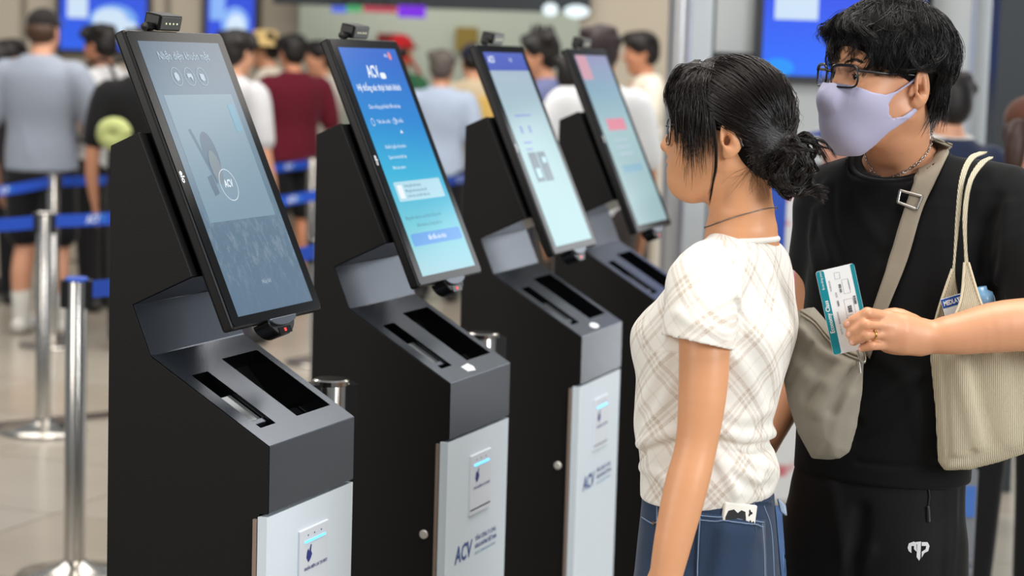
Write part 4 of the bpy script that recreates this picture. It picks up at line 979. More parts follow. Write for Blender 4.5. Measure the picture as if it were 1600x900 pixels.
for i in range(380):                # curtain over the forehead
    u = rng.random(); b = np.array((0.056+0.01*rng.random(), 0.005+0.035*u, 0.114-0.012*u)); q = spline([b, np.array((0.086-0.016*u, 0.022+0.040*u, 0.091-0.004*u))+rng.normal(0, .0025, 3), np.array((0.098-0.024*u*u, 0.026+0.046*u, 0.052))+rng.normal(0, .003, 3), np.array((0.095-0.024*u, 0.032+0.040*u, 0.026-0.036*u+0.014*rng.normal()))], 18)
    n = len(q); paths.append((WH.o+WH.k*(q @ WH.R), np.linspace(0.00062, 0.00018, n)))
# one long lock in front of the ear, thin flyaways, loose nape hair
for i in range(26):
    j = rng.normal(0, 0.0014, 3); q = spline([np.array((0.028, 0.075, 0.07))+j, np.array((0.012, 0.082, 0.01))+j, np.array((0.006, 0.080, -0.05))+j*1.5, np.array((0.010, 0.074, -0.085))+j, np.array((0.013, 0.070, -0.118+0.02*rng.random()))+j*1.3], 18); paths.append((put(q), np.linspace(0.0006, 0.0002, 18)))
for i in range(70):
    a = rng.random(); p0 = roots[int(rng.integers(0, 3))]*np.array([1, rng.choice([1, .3, -.5]), 1]); o = wrap(p0, tl, 16, 0.025+0.03*rng.random(), rng.normal(0, 0.005, 3))[:int(rng.integers(7, 15))]; paths.append((put(o), np.linspace(0.0003, 0.00012, len(o))))
for i in range(60):
    b = np.array((-0.045-0.02*rng.random(), 0.06-0.03*rng.random(), -0.03-0.03*rng.random())); e = b+np.array((0.02*rng.normal(), 0.004, -0.03-0.02*rng.random())); q = spline([b, (b+e)/2+rng.normal(0, .004, 3), e], 7); paths.append((put(q), np.linspace(0.0003, 0.0001, 7)))
# messy bun: loops from the tie, and loose tips
for i in range(46):
    j = lambda s: rng.normal(0, s, 3); t0 = tl+j(0.004)
    kind = rng.random(); A = lambda x, y, z, s=0.007: np.array((x, y, z))+j(s)
    if kind < 0.60:
        q = [t0, A(-.112, .046, -.018), A(-.134, .046, -.034), A(-.132, .046, -.066), A(-.110, .052, -.084), A(-.090, .056, -.066), A(-.092, .054, -.040), A(-.110, .054, -.030)]
    elif kind < 0.82:
        q = [t0, A(-.104, .052, -.036), A(-.100, .056, -.068), A(-.122, .050, -.084), A(-.146, .044, -.080), A(-.166, .038, -.092, .010)]
    else:
        q = [t0, A(-.112, .040, -.006, .004), A(-.132, .038, -.004), A(-.148, .034, -.012), A(-.158, .032, -.022, .010)]
    for e_ in range(16):
        g = spline(np.array(q)+rng.normal(0, 0.0016, (1, 3))+rng.normal(0, 0.0011, (len(q), 3)), 20); paths.append((put(g), np.concatenate([np.full(14, 0.0007), np.linspace(0.0007, 0.00015, 6)])))
fix(strands('hair_strands', paths, m_hair, WB))
V, F = tube_mesh([(np.array([WH.p(tl[0]-0.004+0.004*cos(a), tl[1]+0.014*cos(a), tl[2]+0.016*sin(a)) for a in np.linspace(0, 2*pi, 24)]), 0.004)], 8); fix(fast_mesh('hair_tie', V, F, mat('dark_blue_tie', (36, 40, 60), 0.8), WB))
for o in list(WB.children): o.matrix_parent_inverse = WBi
# ------------------------------------------------------------------ the masked man with the boarding pass
MY = 3.50
MN = thing('person', 'man in black T-shirt and lavender face mask with black glasses, holding a boarding pass', 'person', (0.60, MY, 0))
MNi = Matrix.Translation((-0.60, -MY, 0))
def fam(o): o.matrix_parent_inverse = MNi; return o
ph_ = radians(25); mf = np.array([-cos(ph_), -sin(ph_), 0.05])
MH = Head(wp(1385, 125, 3.46), mf, (0.02, 0, 1), 0.975)
pb = radians(57); cf = np.array([-cos(pb), -sin(pb), 0]); cl = np.array([sin(pb), -cos(pb), 0]); CANG = math.atan2(cl[1], cl[0])
m_mskin = skin_mat('tan_skin', (208, 150, 114))
S = Sdf((0.30, 3.05, 0.70), (0.96, 3.85, 1.76), 0.0026)
head_skin(S, MH, True)
# neck and shoulders
nb = wp(1412, 268, 3.52)
S.add(chain([MH.p(-0.020, 0, -0.03), MH.p(-0.028, 0, -0.085), wp(1404, 232, 3.50), nb], [0.056, 0.053, 0.054, 0.066], 10), 0.018)
S.add(chain([MH.p(-0.02, 0.052, -0.05), wp(1430, 215, 3.46), wp(1404, 300, 3.45)], [0.012, 0.012, 0.008], 8), 0.025)
S.add(ell(MH.p(0.052, 0, -0.113), (0.012, 0.012, 0.012), MH.R), 0.02)
for s_ in (-1, 1): S.add(chain([nb-(0, 0, .02), wp(1425, 320, MY)+cl*0.15*s_], [0.05, 0.045]), 0.03)
zz = lambda q: wp(1400, q, MY)[2]
BQ = [(290, 1420), (330, 1425), (400, 1420), (540, 1402), (640, 1392), (740, 1385), (850, 1378)]
S.add(loft([zz(q[0]) for q in BQ], [wp(q[1], q[0], MY)[0] for q in BQ], MY, [.12, .145, .15, .140, .132, .128, .132], [.070, .084, .096, .098, .094, .090, .092], CANG), 0.03)
# left arm, bent to hold the pass
ls = wp(1425, 312, MY)+cl*0.178; le = wp(1678, 522, 3.28)
S.add(chain([ls, (ls+le)/2+cl*0.01, le], [.048, .046, .041], 10), 0.01)
lw = wp(1437, 527, 3.235)
S.add(chain([le, wp(1625, 508, 3.265), wp(1562, 513, 3.25), wp(1500, 525, 3.24), lw], [.041, .0415, .0375, .0290, .0245], 16), 0.01)
S.add(chain([wp(1640, 500, 3.26), wp(1560, 500, 3.245), wp(1480, 515, 3.235)], [.030, .028, .020], 8), 0.012)
# left hand: back towards the camera, fingers along the front of the card
hp_ = lambda x, y, d: wp(x, y, d)
mcp = [hp_(1386, 496, 3.212), hp_(1384, 509, 3.204), hp_(1383, 523, 3.204), hp_(1388, 538, 3.212)]
pip = [hp_(1355, 490, 3.186), hp_(1352, 507, 3.180), hp_(1353, 523, 3.181), hp_(1362, 539, 3.188)]
dip = [hp_(1337, 499, 3.192), hp_(1337, 516, 3.188), hp_(1340, 529, 3.189), hp_(1351, 542, 3.196)]
tip = [hp_(1324, 507, 3.204), hp_(1328, 522, 3.200), hp_(1333, 534, 3.200), hp_(1347, 544, 3.206)]
for i in range(4):
    a = lw+(wp(1437, 514+8*i, 3.232)-lw)
    S.add(chain([a, a*0.45+mcp[i]*0.55+np.array([0, -.004, 0]), mcp[i]], [.0165, .0155, .0115]), 0.012)
S.add(ell(wp(1408, 521, 3.222), (0.030, 0.014, 0.024), [cam_dir(1, 0.05), V3(FWD), cam_dir(0, -1)]), 0.012)
S.add(ell(wp(1400, 541, 3.228), (0.026, 0.013, 0.012), [cam_dir(1, 0.1), V3(FWD), cam_dir(0, -1)]), 0.010)
for i, r in enumerate((.0092, .0092, .0086, .0078)):
    S.add(chain([mcp[i], pip[i], dip[i], tip[i]], [r*1.12, r*1.05, r*0.95, r*0.80]), 0.0035)
    S.add(ell(pip[i]+np.array([0, -.003, 0.001]), (r*0.95, r*0.85, r*0.95)), 0.004); S.add(ell(mcp[i]+np.array([0.002, -.004, 0.001]), (0.010, 0.008, 0.009)), 0.006)
S.add(chain([wp(1425, 506, 3.25), wp(1398, 494, 3.250), wp(1368, 500, 3.243), wp(1345, 508, 3.238)], [.016, .0135, .0108, .0085], 10), 0.008)  # thumb behind the card
for i in range(3):
    a = (mcp[i]+mcp[i+1])/2+np.array([0, -.008, 0]); b = (pip[i]+pip[i+1])/2+np.array([0, -.005, 0]); S.push(chain([a*0.6+b*0.4, b], [0.0004, 0.0004]), -0.0030, 0.0030)
# right arm, hanging
rs = wp(1425, 318, MY)-cl*0.148; re = wp(1272, 535, 3.66); rw = wp(1196, 690, 3.58)
S.add(chain([rs, wp(1284, 430, 3.645), re], [.045, .044, .037], 10), 0.01); S.add(chain([re, re*0.65+rw*0.35, rw], [.038, .036, .025], 10), 0.01)
hand(S, rw, rw-re+np.array([0, 0, -.05]), cl, cf, 1.0, (0.3, 0.35, 0.4, 0.45))
mbody = fam(sdf_obj('body', S, m_mskin, MN, 1)); MS = S
eyes(MH, mbody)
m_nail = mat('finger_nail', (232, 176, 156), 0.25)
for i in range(4):
    p = tip[i]*0.62+dip[i]*0.38; dr_ = tip[i]-dip[i]; dr_ /= np.linalg.norm(dr_); n0 = np.array([0, -1, 0.25]); n0 -= dr_*(n0@dr_); n0 /= np.linalg.norm(n0); q = np.cross(n0, dr_); rr = (.0092, .0092, .0086, .0078)[i]
    bm = bmesh.new(); bmesh.ops.create_uvsphere(bm, u_segments=12, v_segments=8, radius=1.0)
    M = Matrix((( *(dr_*0.0058), 0), (*(q*0.0044), 0), (*(n0*0.0022), 0), (0, 0, 0, 1))).transposed(); M.translation = Vector(p+n0*rr*0.72); bmesh.ops.transform(bm, matrix=M, verts=bm.verts[:]); bobj('finger_nail', bm, m_nail, mbody, smooth=True)
a = mcp[2]*0.30+pip[2]*0.70; dr_ = pip[2]-mcp[2]; M = Matrix.Translation(Vector(a)) @ Vector(dr_).to_track_quat('Z', 'Y').to_matrix().to_4x4()
rg = fam(bobj('ring', bm_lathe([(.0096, -.0014), (.0108, -.0012), (.0108, .0012), (.0096, .0014), (.0096, -.0014)], 28, None, M), mat('gold', (212, 170, 90), 0.2, 1.0), MN, smooth=True))
# brows
for s_ in (-1, 1):
    pb_ = []
    for i in range(170):
        t = rng.random(); b = np.array([0.0905-0.010*t*t, (0.013+0.036*t)*s_, 0.0215+0.006*sin(t*2.6)+rng.normal(0, 0.0024)*(1-0.5*t)]); e = b+np.array([-0.002, 0.007*s_, 0.001]); pb_.append((np.array(neck_fit([MH.p(*(b+[.006, 0, 0])), MH.p(*((b+e)/2+[0.006, 0, 0.0012])), MH.p(*(e+[.006, 0, 0]))], MS, 0.0012)), [0.00045, 0.00045, 0.00015]))
    fam(strands('eyebrow', pb_, hair_mat('brow_hair', (26, 20, 18)), MN))
for s_ in (-1, 1):
    lash = neck_fit([MH.p(0.0950-0.010*((t-0.5)*2)**2, (0.0195+0.0245*t)*s_, 0.0030+0.0026*sin(t*pi)) for t in np.linspace(0, 1, 12)], MS, 0.0003); V, F = tube_mesh([(lash, 0.0009)], 5); fam(fast_mesh('eyelash', V, F, hair_mat('brow_hair', (26, 20, 18)), MN))
# --- T-shirt
m_blackt = fabric('black_cotton', (9, 9.5, 11), 0.9, 0.18, 1100, 0.15, 0.05)
T = Sdf((0.30, 3.10, 0.86), (0.96, 3.86, 1.52), 0.0030)
MQ = [(236, 1407, .062, .056), (248, 1408, .088, .066), (262, 1414, .120, .076), (282, 1419, .145, .088), (312, 1424, .163, .101), (360, 1424, .170, .115), (440, 1416, .168, .122), (540, 1398, .160, .118), (640, 1386, .153, .112), (700, 1380, .150, .109), (742, 1377, .150, .109)]
T.add(loft([zz(q[0]) for q in MQ], [wp(q[1], q[0], MY)[0] for q in MQ], MY, [q[2] for q in MQ], [q[3] for q in MQ], CANG, 2.25, 0.004), 0)
def sleeve(pts, rads, cutp, cutn, inner, k=0.03):
    T2 = Sdf(T.lo, T.lo+(T.n-1)*T.h, T.h); T2.n = T.n; T2.F = np.full(T.n, 1.0, f32); T2.ax = T.ax
    T2.add(inter(chain(pts, rads, 12), half(cutp, cutn, *big(cutp, 0.4))), 0); T2.cut(chain(*inner), 0.004)
    h_ = np.maximum(k-np.abs(T.F-T2.F), 0); T.F = np.minimum(T.F, T2.F)-h_*h_*(0.25/k)
la = (le-ls)/np.linalg.norm(le-ls)
sleeve([wp(1470, 290, 3.46), ls+(0, 0, .0), ls+la*0.09, ls+la*0.21], [.050, .062, .070, .077], ls+la*0.185, la*0.8+cam_dir(0.10, 1)*0.35, ([ls+la*0.13, ls+la*0.19, ls+la*0.24], [.05, .0715, .076]))
ra = (re-rs)/np.linalg.norm(re-rs)
sleeve([wp(1350, 292, 3.56), rs, rs+ra*0.06, rs+ra*0.14], [.045, .056, .058, .060], rs+ra*0.125, ra, ([rs+ra*0.07, rs+ra*0.130, rs+ra*0.18], [.040, .0525, .056]))
cc_ = wp(1407, 246, 3.50); CN_ = np.array([0, 0, 1.0])+cf*0.50; CN_ /= np.linalg.norm(CN_); c1_ = np.cross(CN_, cl); c1_ = c1_ if c1_@cf > 0 else -c1_
c1_ /= np.linalg.norm(c1_)
T.cut(inter(half(cc_, -CN_, cc_-.3, cc_+.3), ell(cc_+cf*0.01, (0.082, 0.095, 0.09), [cl, cf, (0, 0, 1)])), 0.003)
def collar_r(t):
    d = cos(t)*cl+sin(t)*c1_; rs_ = np.arange(0.03, 0.13, 0.001); p = cc_-CN_*0.006+rs_[:, None]*d; q = np.clip(((p-T.lo)/T.h).round().astype(int), 0, T.n-1); v = T.F[q[:, 0], q[:, 1], q[:, 2]]
    k = np.nonzero(v < 0)[0]; return rs_[k[-1]] if len(k) else 0.07
cr_ = np.array([collar_r(t) for t in np.linspace(0, 2*pi, 49)]); cr_ = np.minimum(cr_, 0.086); cr_[-1] = cr_[0]
for _ in range(4): cr_[1:-1] = (cr_[:-2]+2*cr_[1:-1]+cr_[2:])/4
T.cut(ell(cc_, (0.060, 0.064, 0.05), [cl, c1_, CN_]), 0.004)
hz = zz(742); T.cut(loft([hz-.02, hz, hz+0.016], wp(1377, 742, MY)[0], MY, [.146, .146, .138], [.105, .105, .097], CANG, 2.25, 0), 0.002)
for pix, a, w in ([[(1290, 290), (1285, 340), (1300, 400)], .004, .010], [[(1300, 300), (1302, 350), (1318, 410)], -.004, .008], [[(1275, 330), (1268, 380), (1275, 420)], .004, .010], [[(1330, 300), (1350, 340), (1380, 380)], .003, .012], [[(1530, 300), (1520, 350), (1500, 420)], .004, .012], [[(1560, 310), (1545, 370), (1535, 430)], -.004, .009], [[(1575, 320), (1570, 380), (1560, 440)], .004, .010],
                  [[(1380, 560), (1420, 600), (1440, 680)], .003, .014], [[(1350, 650), (1390, 620), (1430, 590)], .004, .010], [[(1340, 690), (1390, 660), (1440, 600)], -.003, .009], [[(1340, 722), (1400, 728), (1470, 726)], -.0025, .005], [[(1375, 420), (1360, 470), (1330, 500)], .003, .012]):
    fold(T, pix, a, w)
mshirt = fam(sdf_obj('t_shirt', T, m_blackt, MN, 1)); MT = T
def ringpts(c, a, b, r1, r2, n=41): return [c+r1*cos(t)*a+r2*sin(t)*b for t in np.linspace(0, 2*pi, n)]
col_ = [cc_-CN_*0.004+(cr_[k]-0.004)*(cos(t)*cl+sin(t)*c1_) for k, t in enumerate(np.linspace(0, 2*pi, 49))]
V, F = tube_mesh([(np.array(col_), 0.0072)], 10); fast_mesh('collar', V, F, fabric('black_rib', (13, 14, 16), 0.9, 0.3, 700), mshirt)
# --- trousers
m_trou = fabric('black_trousers', (10, 10, 11), 0.75, 0.15, 900, 0.12, 0.04)
J = Sdf((0.26, 3.12, 0.05), (0.92, 3.88, 1.06), 0.0050)
TQ = [(700, 1382, .140, .098), (760, 1371, .147, .106), (830, 1366, .153, .112), (900, 1363, .157, .114), (950, 1361, .155, .112)]
J.add(loft([zz(q[0]) for q in TQ], [wp(q[1], q[0], MY)[0] for q in TQ], MY, [q[2] for q in TQ], [q[3] for q in TQ], CANG, 2.3, 0.004), 0)
foot = {}
for s_ in (-1, 1):
    hp2 = wp(1364, 900, MY)+cl*0.074*s_+cf*0.012; an = np.array([wp(1342, 1600, MY)[0], MY, 0.10])+cl*0.10*s_; kn = (hp2+an)/2+cf*0.02
    J.add(chain([hp2+(0, 0, .06), kn+(0, 0, .14), kn, an], [.086, .084, .078, .066], 14), 0.018); foot[s_] = an; J.cut(chain([an-(0, 0, .12), an-(0, 0, 0.045)], [.055, .055]), 0.002)
for pix, a, w in ([[(1345, 800), (1340, 850), (1330, 899)], -.012, .012], [[(1360, 860), (1342, 880), (1325, 899)], .006, .010], [[(1300, 760), (1310, 820), (1320, 880)], .004, .012], [[(1490, 760), (1488, 830), (1482, 899)], .005, .012], [[(1472, 745), (1471, 820), (1470, 899)], -.003, .006]): fold(J, pix, a, w)
jm = fam(sdf_obj('trousers', J, m_trou, MN, 1))
seam(J, [(1447, 748), (1452, 775), (1449, 800), (1449, 815)], 0.0022, mat('black_zip', (8, 8, 9), 0.4), jm, name='zipper')
seam(J, [(1449, 790), (1450, 796), (1451, 815)], 0.0028, mat('grey_zip_pull', (90, 90, 92), 0.3, 0.8), jm, n=8, lift=0.003, name='zipper_pull')
m_logo = mat('reflective_print', (206, 206, 208), 0.5)
def print_on(S_, pts, m, par, name='print', lift=0.0012):
    V = [hit(S_, *p) for p in pts]; V = [v+grad(S_, v)*lift for v in V]
    bm = bmesh.new(); vs = [bm.verts.new(v) for v in V]; bm.faces.new(vs); bmesh.ops.triangulate(bm, faces=bm.faces[:]); bmesh.ops.recalc_face_normals(bm, faces=bm.faces[:]); return bobj(name, bm, m, par)
for g in ([(1418, 856), (1420, 849), (1428, 846), (1432, 849), (1432, 862), (1428, 858), (1428, 853), (1424, 853), (1424, 864), (1420, 861)],
          [(1430, 847), (1439, 846), (1438, 872), (1436, 876), (1432, 870), (1433, 851)],
          [(1440, 847), (1449, 847), (1452, 853), (1450, 861), (1444, 864), (1440, 871), (1440, 862), (1446, 858), (1447, 853), (1440, 853)]): print_on(J, g, m_logo, jm)
m_bsole = mat('dark_sole', (40, 40, 42), 0.7); m_bshoe = mat('black_sneaker', (22, 22, 24), 0.6)
for s_ in (-1, 1):
    an = foot[s_]; B = Sdf(an-np.array([.3, .3, .11]), an+np.array([.3, .3, .06]), 0.006); g_ = np.array([an[0], an[1], 0])
    B.add(chain([g_+(0, 0, .05)-cf*0.05, g_+(0, 0, .05)+cf*0.06, g_+(0, 0, .042)+cf*0.16], [.046, .047, .040], 8), 0.02); B.add(cone(g_+(0, 0, .05), g_+(0, 0, .115), .046, .050), 0.02); B.cut(half((0, 0, 0.003), (0, 0, 1), an-.3, an+.3), 0)
    shoe = fam(sdf_obj('shoe', B, m_bshoe, MN, 1)); o_ = [g_+cf*(0.055+0.15*cos(2*pi*k/24))+cl*0.05*sin(2*pi*k/24) for k in range(24)]
    bm = bmesh.new(); A_ = [bm.verts.new((q[0], q[1], 0.0)) for q in o_]; B_ = [bm.verts.new((q[0], q[1], 0.024)) for q in o_]; bm.faces.new(A_); bm.faces.new(B_)
    for k in range(24): bm.faces.new((A_[k], A_[(k+1) % 24], B_[(k+1) % 24], B_[k]))
    bmesh.ops.recalc_face_normals(bm, faces=bm.faces[:]); bobj('sole', bm, m_bsole, shoe)
# --- face mask
def poly2(pts):
    P_ = np.array(pts, float)
    def f(u, v):
        d = None; s = None
        for i in range(len(P_)):
            a = P_[i-1]; b = P_[i]; e = b-a; wx, wy = u-a[0], v-a[1]; t = np.clip((wx*e[0]+wy*e[1])/(e@e+1e-12), 0, 1); q = (wx-t*e[0])**2+(wy-t*e[1])**2
            c = ((a[1] > v) != (b[1] > v)) & (u < (b[0]-a[0])*(v-a[1])/(b[1]-a[1]+1e-12)+a[0])
            d = q if d is None else np.minimum(d, q); s = c if s is None else s ^ c
        return np.where(s, -1, 1)*np.sqrt(d)
    return f
m_mask = fabric('lavender_mask', (178, 175, 202), 0.75, 0.08, 1500, 0.03, 0.2)
K = Sdf(MH.o-0.20, MH.o+0.17, 0.0018); K2 = Sdf(MH.o-0.20, MH.o+0.17, 0.0018); K2.lo = K.lo
def mask_form(G):
    head_skin(G, MH, True, False, False); G.add(MH.ell((0.066, 0, -0.062), (0.045, 0.036, 0.054)), 0.03); G.add(MH.cone((0.090, 0, -0.006), (0.104, 0, -0.040), 0.010, 0.012), 0.02)
mask_form(K)
pe = [(0.116, -0.012), (0.094, -0.014), (0.070, -0.023), (0.048, -0.025), (0.028, -0.018), (0.006, -0.001), (-0.014, 0.018), (-0.022, 0.018), (-0.020, 0.011), (-0.006, 0.004), (0.018, -0.014), (0.033, -0.026), (0.040, -0.040), (0.036, -0.056), (0.028, -0.063), (0.012, -0.058), (-0.008, -0.043), (-0.022, -0.026), (-0.028, -0.034), (-0.012, -0.050), (0.004, -0.064), (0.028, -0.086), (0.042, -0.108), (0.056, -0.128), (0.095, -0.135), (0.130, -0.090), (0.130, -0.03)]
p2 = poly2([(a, b) for a, b in pe])
def mreg(x, y, z):
    px, py, pz = x-MH.o[0], y-MH.o[1], z-MH.o[2]; R = MH.R/MH.k
    return p2(px*R[0, 0]+py*R[0, 1]+pz*R[0, 2], px*R[2, 0]+py*R[2, 1]+pz*R[2, 2])*MH.k
x_, y_, z_ = K.ax[0][:, None, None], K.ax[1][None, :, None], K.ax[2][None, None, :]
reg = mreg(x_, y_, z_); D = K.F.copy(); K.F = np.maximum(np.maximum(D-0.0066, -(D-0.0012)), reg).astype(f32)
mask = fam(sdf_obj('face_mask', K, m_mask, MN, 1)); KM = K
fam(glasses(MH, MN, mat('black_frame', (12, 12, 13), 0.22), m_lens, w=0.0260, h=0.0175, zc=-0.001, xf=0.1145, round_=4.0, thick=0.0017, ysep=0.0335, temple_z=0.006, brow=0.0026))
# --- silver chain
m_silv = mat('silver_chain', (200, 198, 194), 0.22, 1.0)
lp = neck_fit([wp(1405, 240, 3.50)+0.060*cos(t)*cl+0.064*sin(t)*c1_+np.array([0, 0, 0.030-0.038*sin(t)]) for t in np.linspace(0, 2*pi, 150)], MS, 0.0022)
seg_ = np.concatenate([[0], np.cumsum(np.linalg.norm(np.diff(lp, axis=0), axis=1))]); nl = int(seg_[-1]/0.0062); paths = []
for k in range(nl):
    c = np.array([np.interp((k+0.5)/nl*seg_[-1], seg_, lp[:, i]) for i in range(3)]); c2 = np.array([np.interp(min((k+0.6)/nl, 1)*seg_[-1], seg_, lp[:, i]) for i in range(3)])
    d = c2-c; d /= np.linalg.norm(d)+1e-9; n0 = grad(MS, c); b_2 = np.cross(d, n0); b_2 /= np.linalg.norm(b_2)+1e-9; v = b_2 if k % 2 else n0*0.8+b_2*0.6
    paths.append((np.array([c+d*0.0041*cos(a)+v*0.0024*sin(a) for a in np.linspace(0, 2*pi, 13)]), 0.00075))
V, F = tube_mesh(paths, 5); fam(fast_mesh('necklace', V, F, m_silv, MN))
# --- hair: a base on the scalp and wavy clumps
C = Sdf(MH.o-0.22, MH.o+0.22, 0.0032); h = MH
C.add(h.ell((-0.012, 0, 0.042), (0.1025, 0.0845, 0.0875)), 0); C.add(h.ell((-0.066, 0, -0.002), (0.043, 0.064, 0.074)), 0.03); C.add(h.ell((0.050, 0, 0.080), (0.040, 0.066, 0.034)), 0.03)
C.cut(h.ell((0.118, 0, -0.040), (0.080, 0.13, 0.098)), 0.01)
for s_ in (-1, 1): C.cut(h.ell((0.030, 0.090*s_, -0.062), (0.052, 0.045, 0.066)), 0.008); C.cut(h.ell((-0.018, 0.10*s_, -0.016), (0.026, 0.03, 0.034)), 0.008)
C.cut(h.ell((0.0, 0, -0.150), (0.10, 0.10, 0.082)), 0.012)
fam(sdf_obj('hair', C, m_hairb, MN, 2))
def putm(p):
    p = np.asarray(p); bad = (np.abs(p[:, 1]) > 0.060) & (p[:, 0] > -0.042) & (p[:, 0] < 0.026) & (p[:, 2] < 0.026) & (p[:, 2] > -0.06)
    if bad.any(): p = p[:max(2, int(np.argmax(bad)))]
    q = MH.o+MH.k*(np.asarray(p) @ MH.R)
    for _ in range(2):
        i = np.clip(((q-C.lo)/C.h).round().astype(int), 2, C.n-3); v = C.F[i[:, 0], i[:, 1], i[:, 2]]; m = v < 0.001
        if not m.any(): break
        g = np.array([grad(C, x) for x in q[m]]); q[m] += g*np.clip(0.0015-v[m], 0, 0.01)[:, None]
    return q
paths = []; r2 = np.random.default_rng(21); ce = np.array([-0.012, 0, 0.040]); ra_ = np.array([0.1055, 0.0875, 0.0905])
def onell(q, lift): r = q-ce; return ce+r/np.sqrt(((r/ra_)**2).sum(-1, keepdims=True))*(1+lift)
def addm(p, r0, r1):
    p = np.asarray(p); bad = (np.abs(p[:, 1]) > 0.064) & (p[:, 0] > -0.040) & (p[:, 0] < 0.012) & (p[:, 2] < 0.014) & (p[:, 2] > -0.06)
    bad |= (np.abs(p[:, 1]) > 0.055) & (p[:, 0] >= 0.012) & (p[:, 2] < 0.002)
    if bad.any(): p = p[:int(np.argmax(bad))]
    if len(p) < 4: return
    n_ = len(p); paths.append((MH.o+MH.k*(p @ MH.R), np.linspace(r0, r1, n_)))
crown = np.array([-0.058, -0.006, 0.118])
def lock(root, L, lift, curl, nst=14, spread=0.0042, heading=None, n=16, drop=0.0):
    p = onell(root, 0.0); out = p-crown; out[2] *= 0.4; out /= np.linalg.norm(out)+1e-6; nrm = (p-ce)/ra_**2; nrm /= np.linalg.norm(nrm)
    d = out+0.45*np.cross(nrm, out) if heading is None else np.array(heading, float)
    P0 = []; ds = L/(n-1)
    for q in range(n):
        nrm = (p-ce)/ra_**2; nrm /= np.linalg.norm(nrm); d = d-nrm*(d@nrm); d /= np.linalg.norm(d)+1e-9
        P0.append(onell(p, 0.012+lift*sin(min(q/(n-1)*1.9, 1.75))+drop*(q/(n-1))**2))
        d = d+np.cross(nrm, d)*curl*(0.35+q/(n-1)) + np.array([0, 0, -0.10]); p = onell(p+d/np.linalg.norm(d)*ds, 0.0)
    P0 = np.array(P0); t = np.linspace(0, 1, n)[:, None]
    for _ in range(nst):
        o = P0+r2.normal(0, spread, 3)*(1-0.75*t)+r2.normal(0, 0.0012, 3)*np.sin(t*5+r2.random()*6); m = n-int(r2.integers(0, 4)); addm(o[:m], 0.00072, 0.00016)
for k in range(560):
    a = r2.random()*2*pi; e_ = r2.random(); root = onell(ce+np.array([cos(a)*0.92, sin(a), 1.25-1.65*e_])*0.1, 0.0)
    if root[0] > 0.066 and root[2] < 0.098: continue
    if root[2] < -0.045 or (root[0] > 0.010 and root[2] < 0.040): continue
    top = root[2] > 0.055; fr = max(root[0], 0)/0.09
    L = (0.075+0.04*r2.random()) if top else (0.045+0.02*r2.random())
    lock(root, L, (0.02+0.10*r2.random()**1.5) if top else (0.0+0.035*r2.random()), r2.normal(0.05, 0.16), 13)
for k in range(260):                # top of the head
    root = onell(ce+np.array([-0.05+0.13*r2.random(), 0.075*(2*r2.random()-1), 0.12]), 0.0)
    if root[2] > 0.085: lock(root, 0.070+0.045*r2.random(), 0.03+0.11*r2.random()**1.3, r2.normal(0.05, 0.18), 13)
for k in range(90):                 # around the whorl
    a = r2.random()*6.28; root = crown+np.array([0.016*r2.random()*cos(a), 0.016*r2.random()*sin(a), 0]); b_a = a+0.4*r2.normal(); lock(root, 0.06+0.05*r2.random(), 0.03+0.05*r2.random(), 0.15*r2.normal()+0.1, 13, heading=(cos(b_a), sin(b_a), 0))
for k in range(66):                 # fringe: curving over the brow, longer at the two sides
    yy = -0.062+0.130*r2.random(); rt = np.array([0.062+0.014*r2.random(), yy*0.80, 0.112-abs(yy)*0.40]); sw = 0.012*r2.normal()+(0.010 if yy > 0 else -0.006)
    tz = 0.046+0.024*r2.random()-(0.012 if abs(yy) > 0.035 else 0)
    q = np.array([rt, [0.092+0.006*r2.random(), yy*0.92+sw*0.3, 0.104-abs(yy)*0.42], [0.108-abs(yy)*0.40+0.006*r2.random(), yy+sw*0.9, 0.082-abs(yy)*0.20], [0.106-abs(yy)*0.46+0.004*r2.random(), yy*1.06+sw*1.3, 0.5*(0.078+tz)], [0.098-abs(yy)*0.42, yy*1.08+sw*0.8, tz]])
    for j in range(int(6+10*r2.random())):
        o = spline(q+r2.normal(0, 0.0022, (1, 3))+r2.normal(0, 0.0009, q.shape), 16); m = 16-int(r2.integers(0, 5)); addm(o[:m], 0.00062, 0.00013)
for s_ in (-1, 1):                  # temples and sideburns
    for k in range(330):
        t = r2.random(); b = np.array([0.052-0.075*t, (0.0775+0.003*sin(t*3))*s_, 0.052-0.012*t])+r2.normal(0, 0.004, 3); e = b+np.array([-0.010+0.004*r2.normal(), 0.002*s_, -0.026-0.016*r2.random()]); e[1] = 0.0795*s_
        if t < 0.35: e[2] -= 0.008*r2.random(); e[0] -= 0.006
        p = spline([b, (b+e)/2+[0.001, 0.0022*s_, 0], e], 8)
        if 0.012 > e[0] > -0.04: p = p[p[:, 2] > 0.012]
        if len(p) > 3: addm(p, 0.0006, 0.0002)
    for k in range(170):
        b = np.array([-0.046-0.03*r2.random(), 0.077*s_, 0.03-0.05*r2.random()]); e = b+np.array([-0.002+0.006*r2.normal(), -0.010*s_, -0.045-0.02*r2.random()]); addm(spline([b, (b+e)/2+[0, 0.003*s_, 0], e], 8), 0.0006, 0.0002)
for k in range(420):
    a = (r2.random()-0.5)*2.5; b = np.array([-0.116*cos(a)+0.006, 0.082*sin(a), 0.02-0.05*r2.random()]); e = b+np.array([0.024, 0, -0.046-0.02*r2.random()]); addm(spline([b, (b+e)/2+[-0.004, 0, 0], e], 8), 0.0006, 0.0002)
for k in range(22):                 # loose hairs
    a = r2.random()*6.28; lock(onell(crown+np.array([0.05*cos(a), 0.05*sin(a), 0]), 0.0), 0.10, 0.12+0.08*r2.random(), 0.25*r2.normal(), 2)
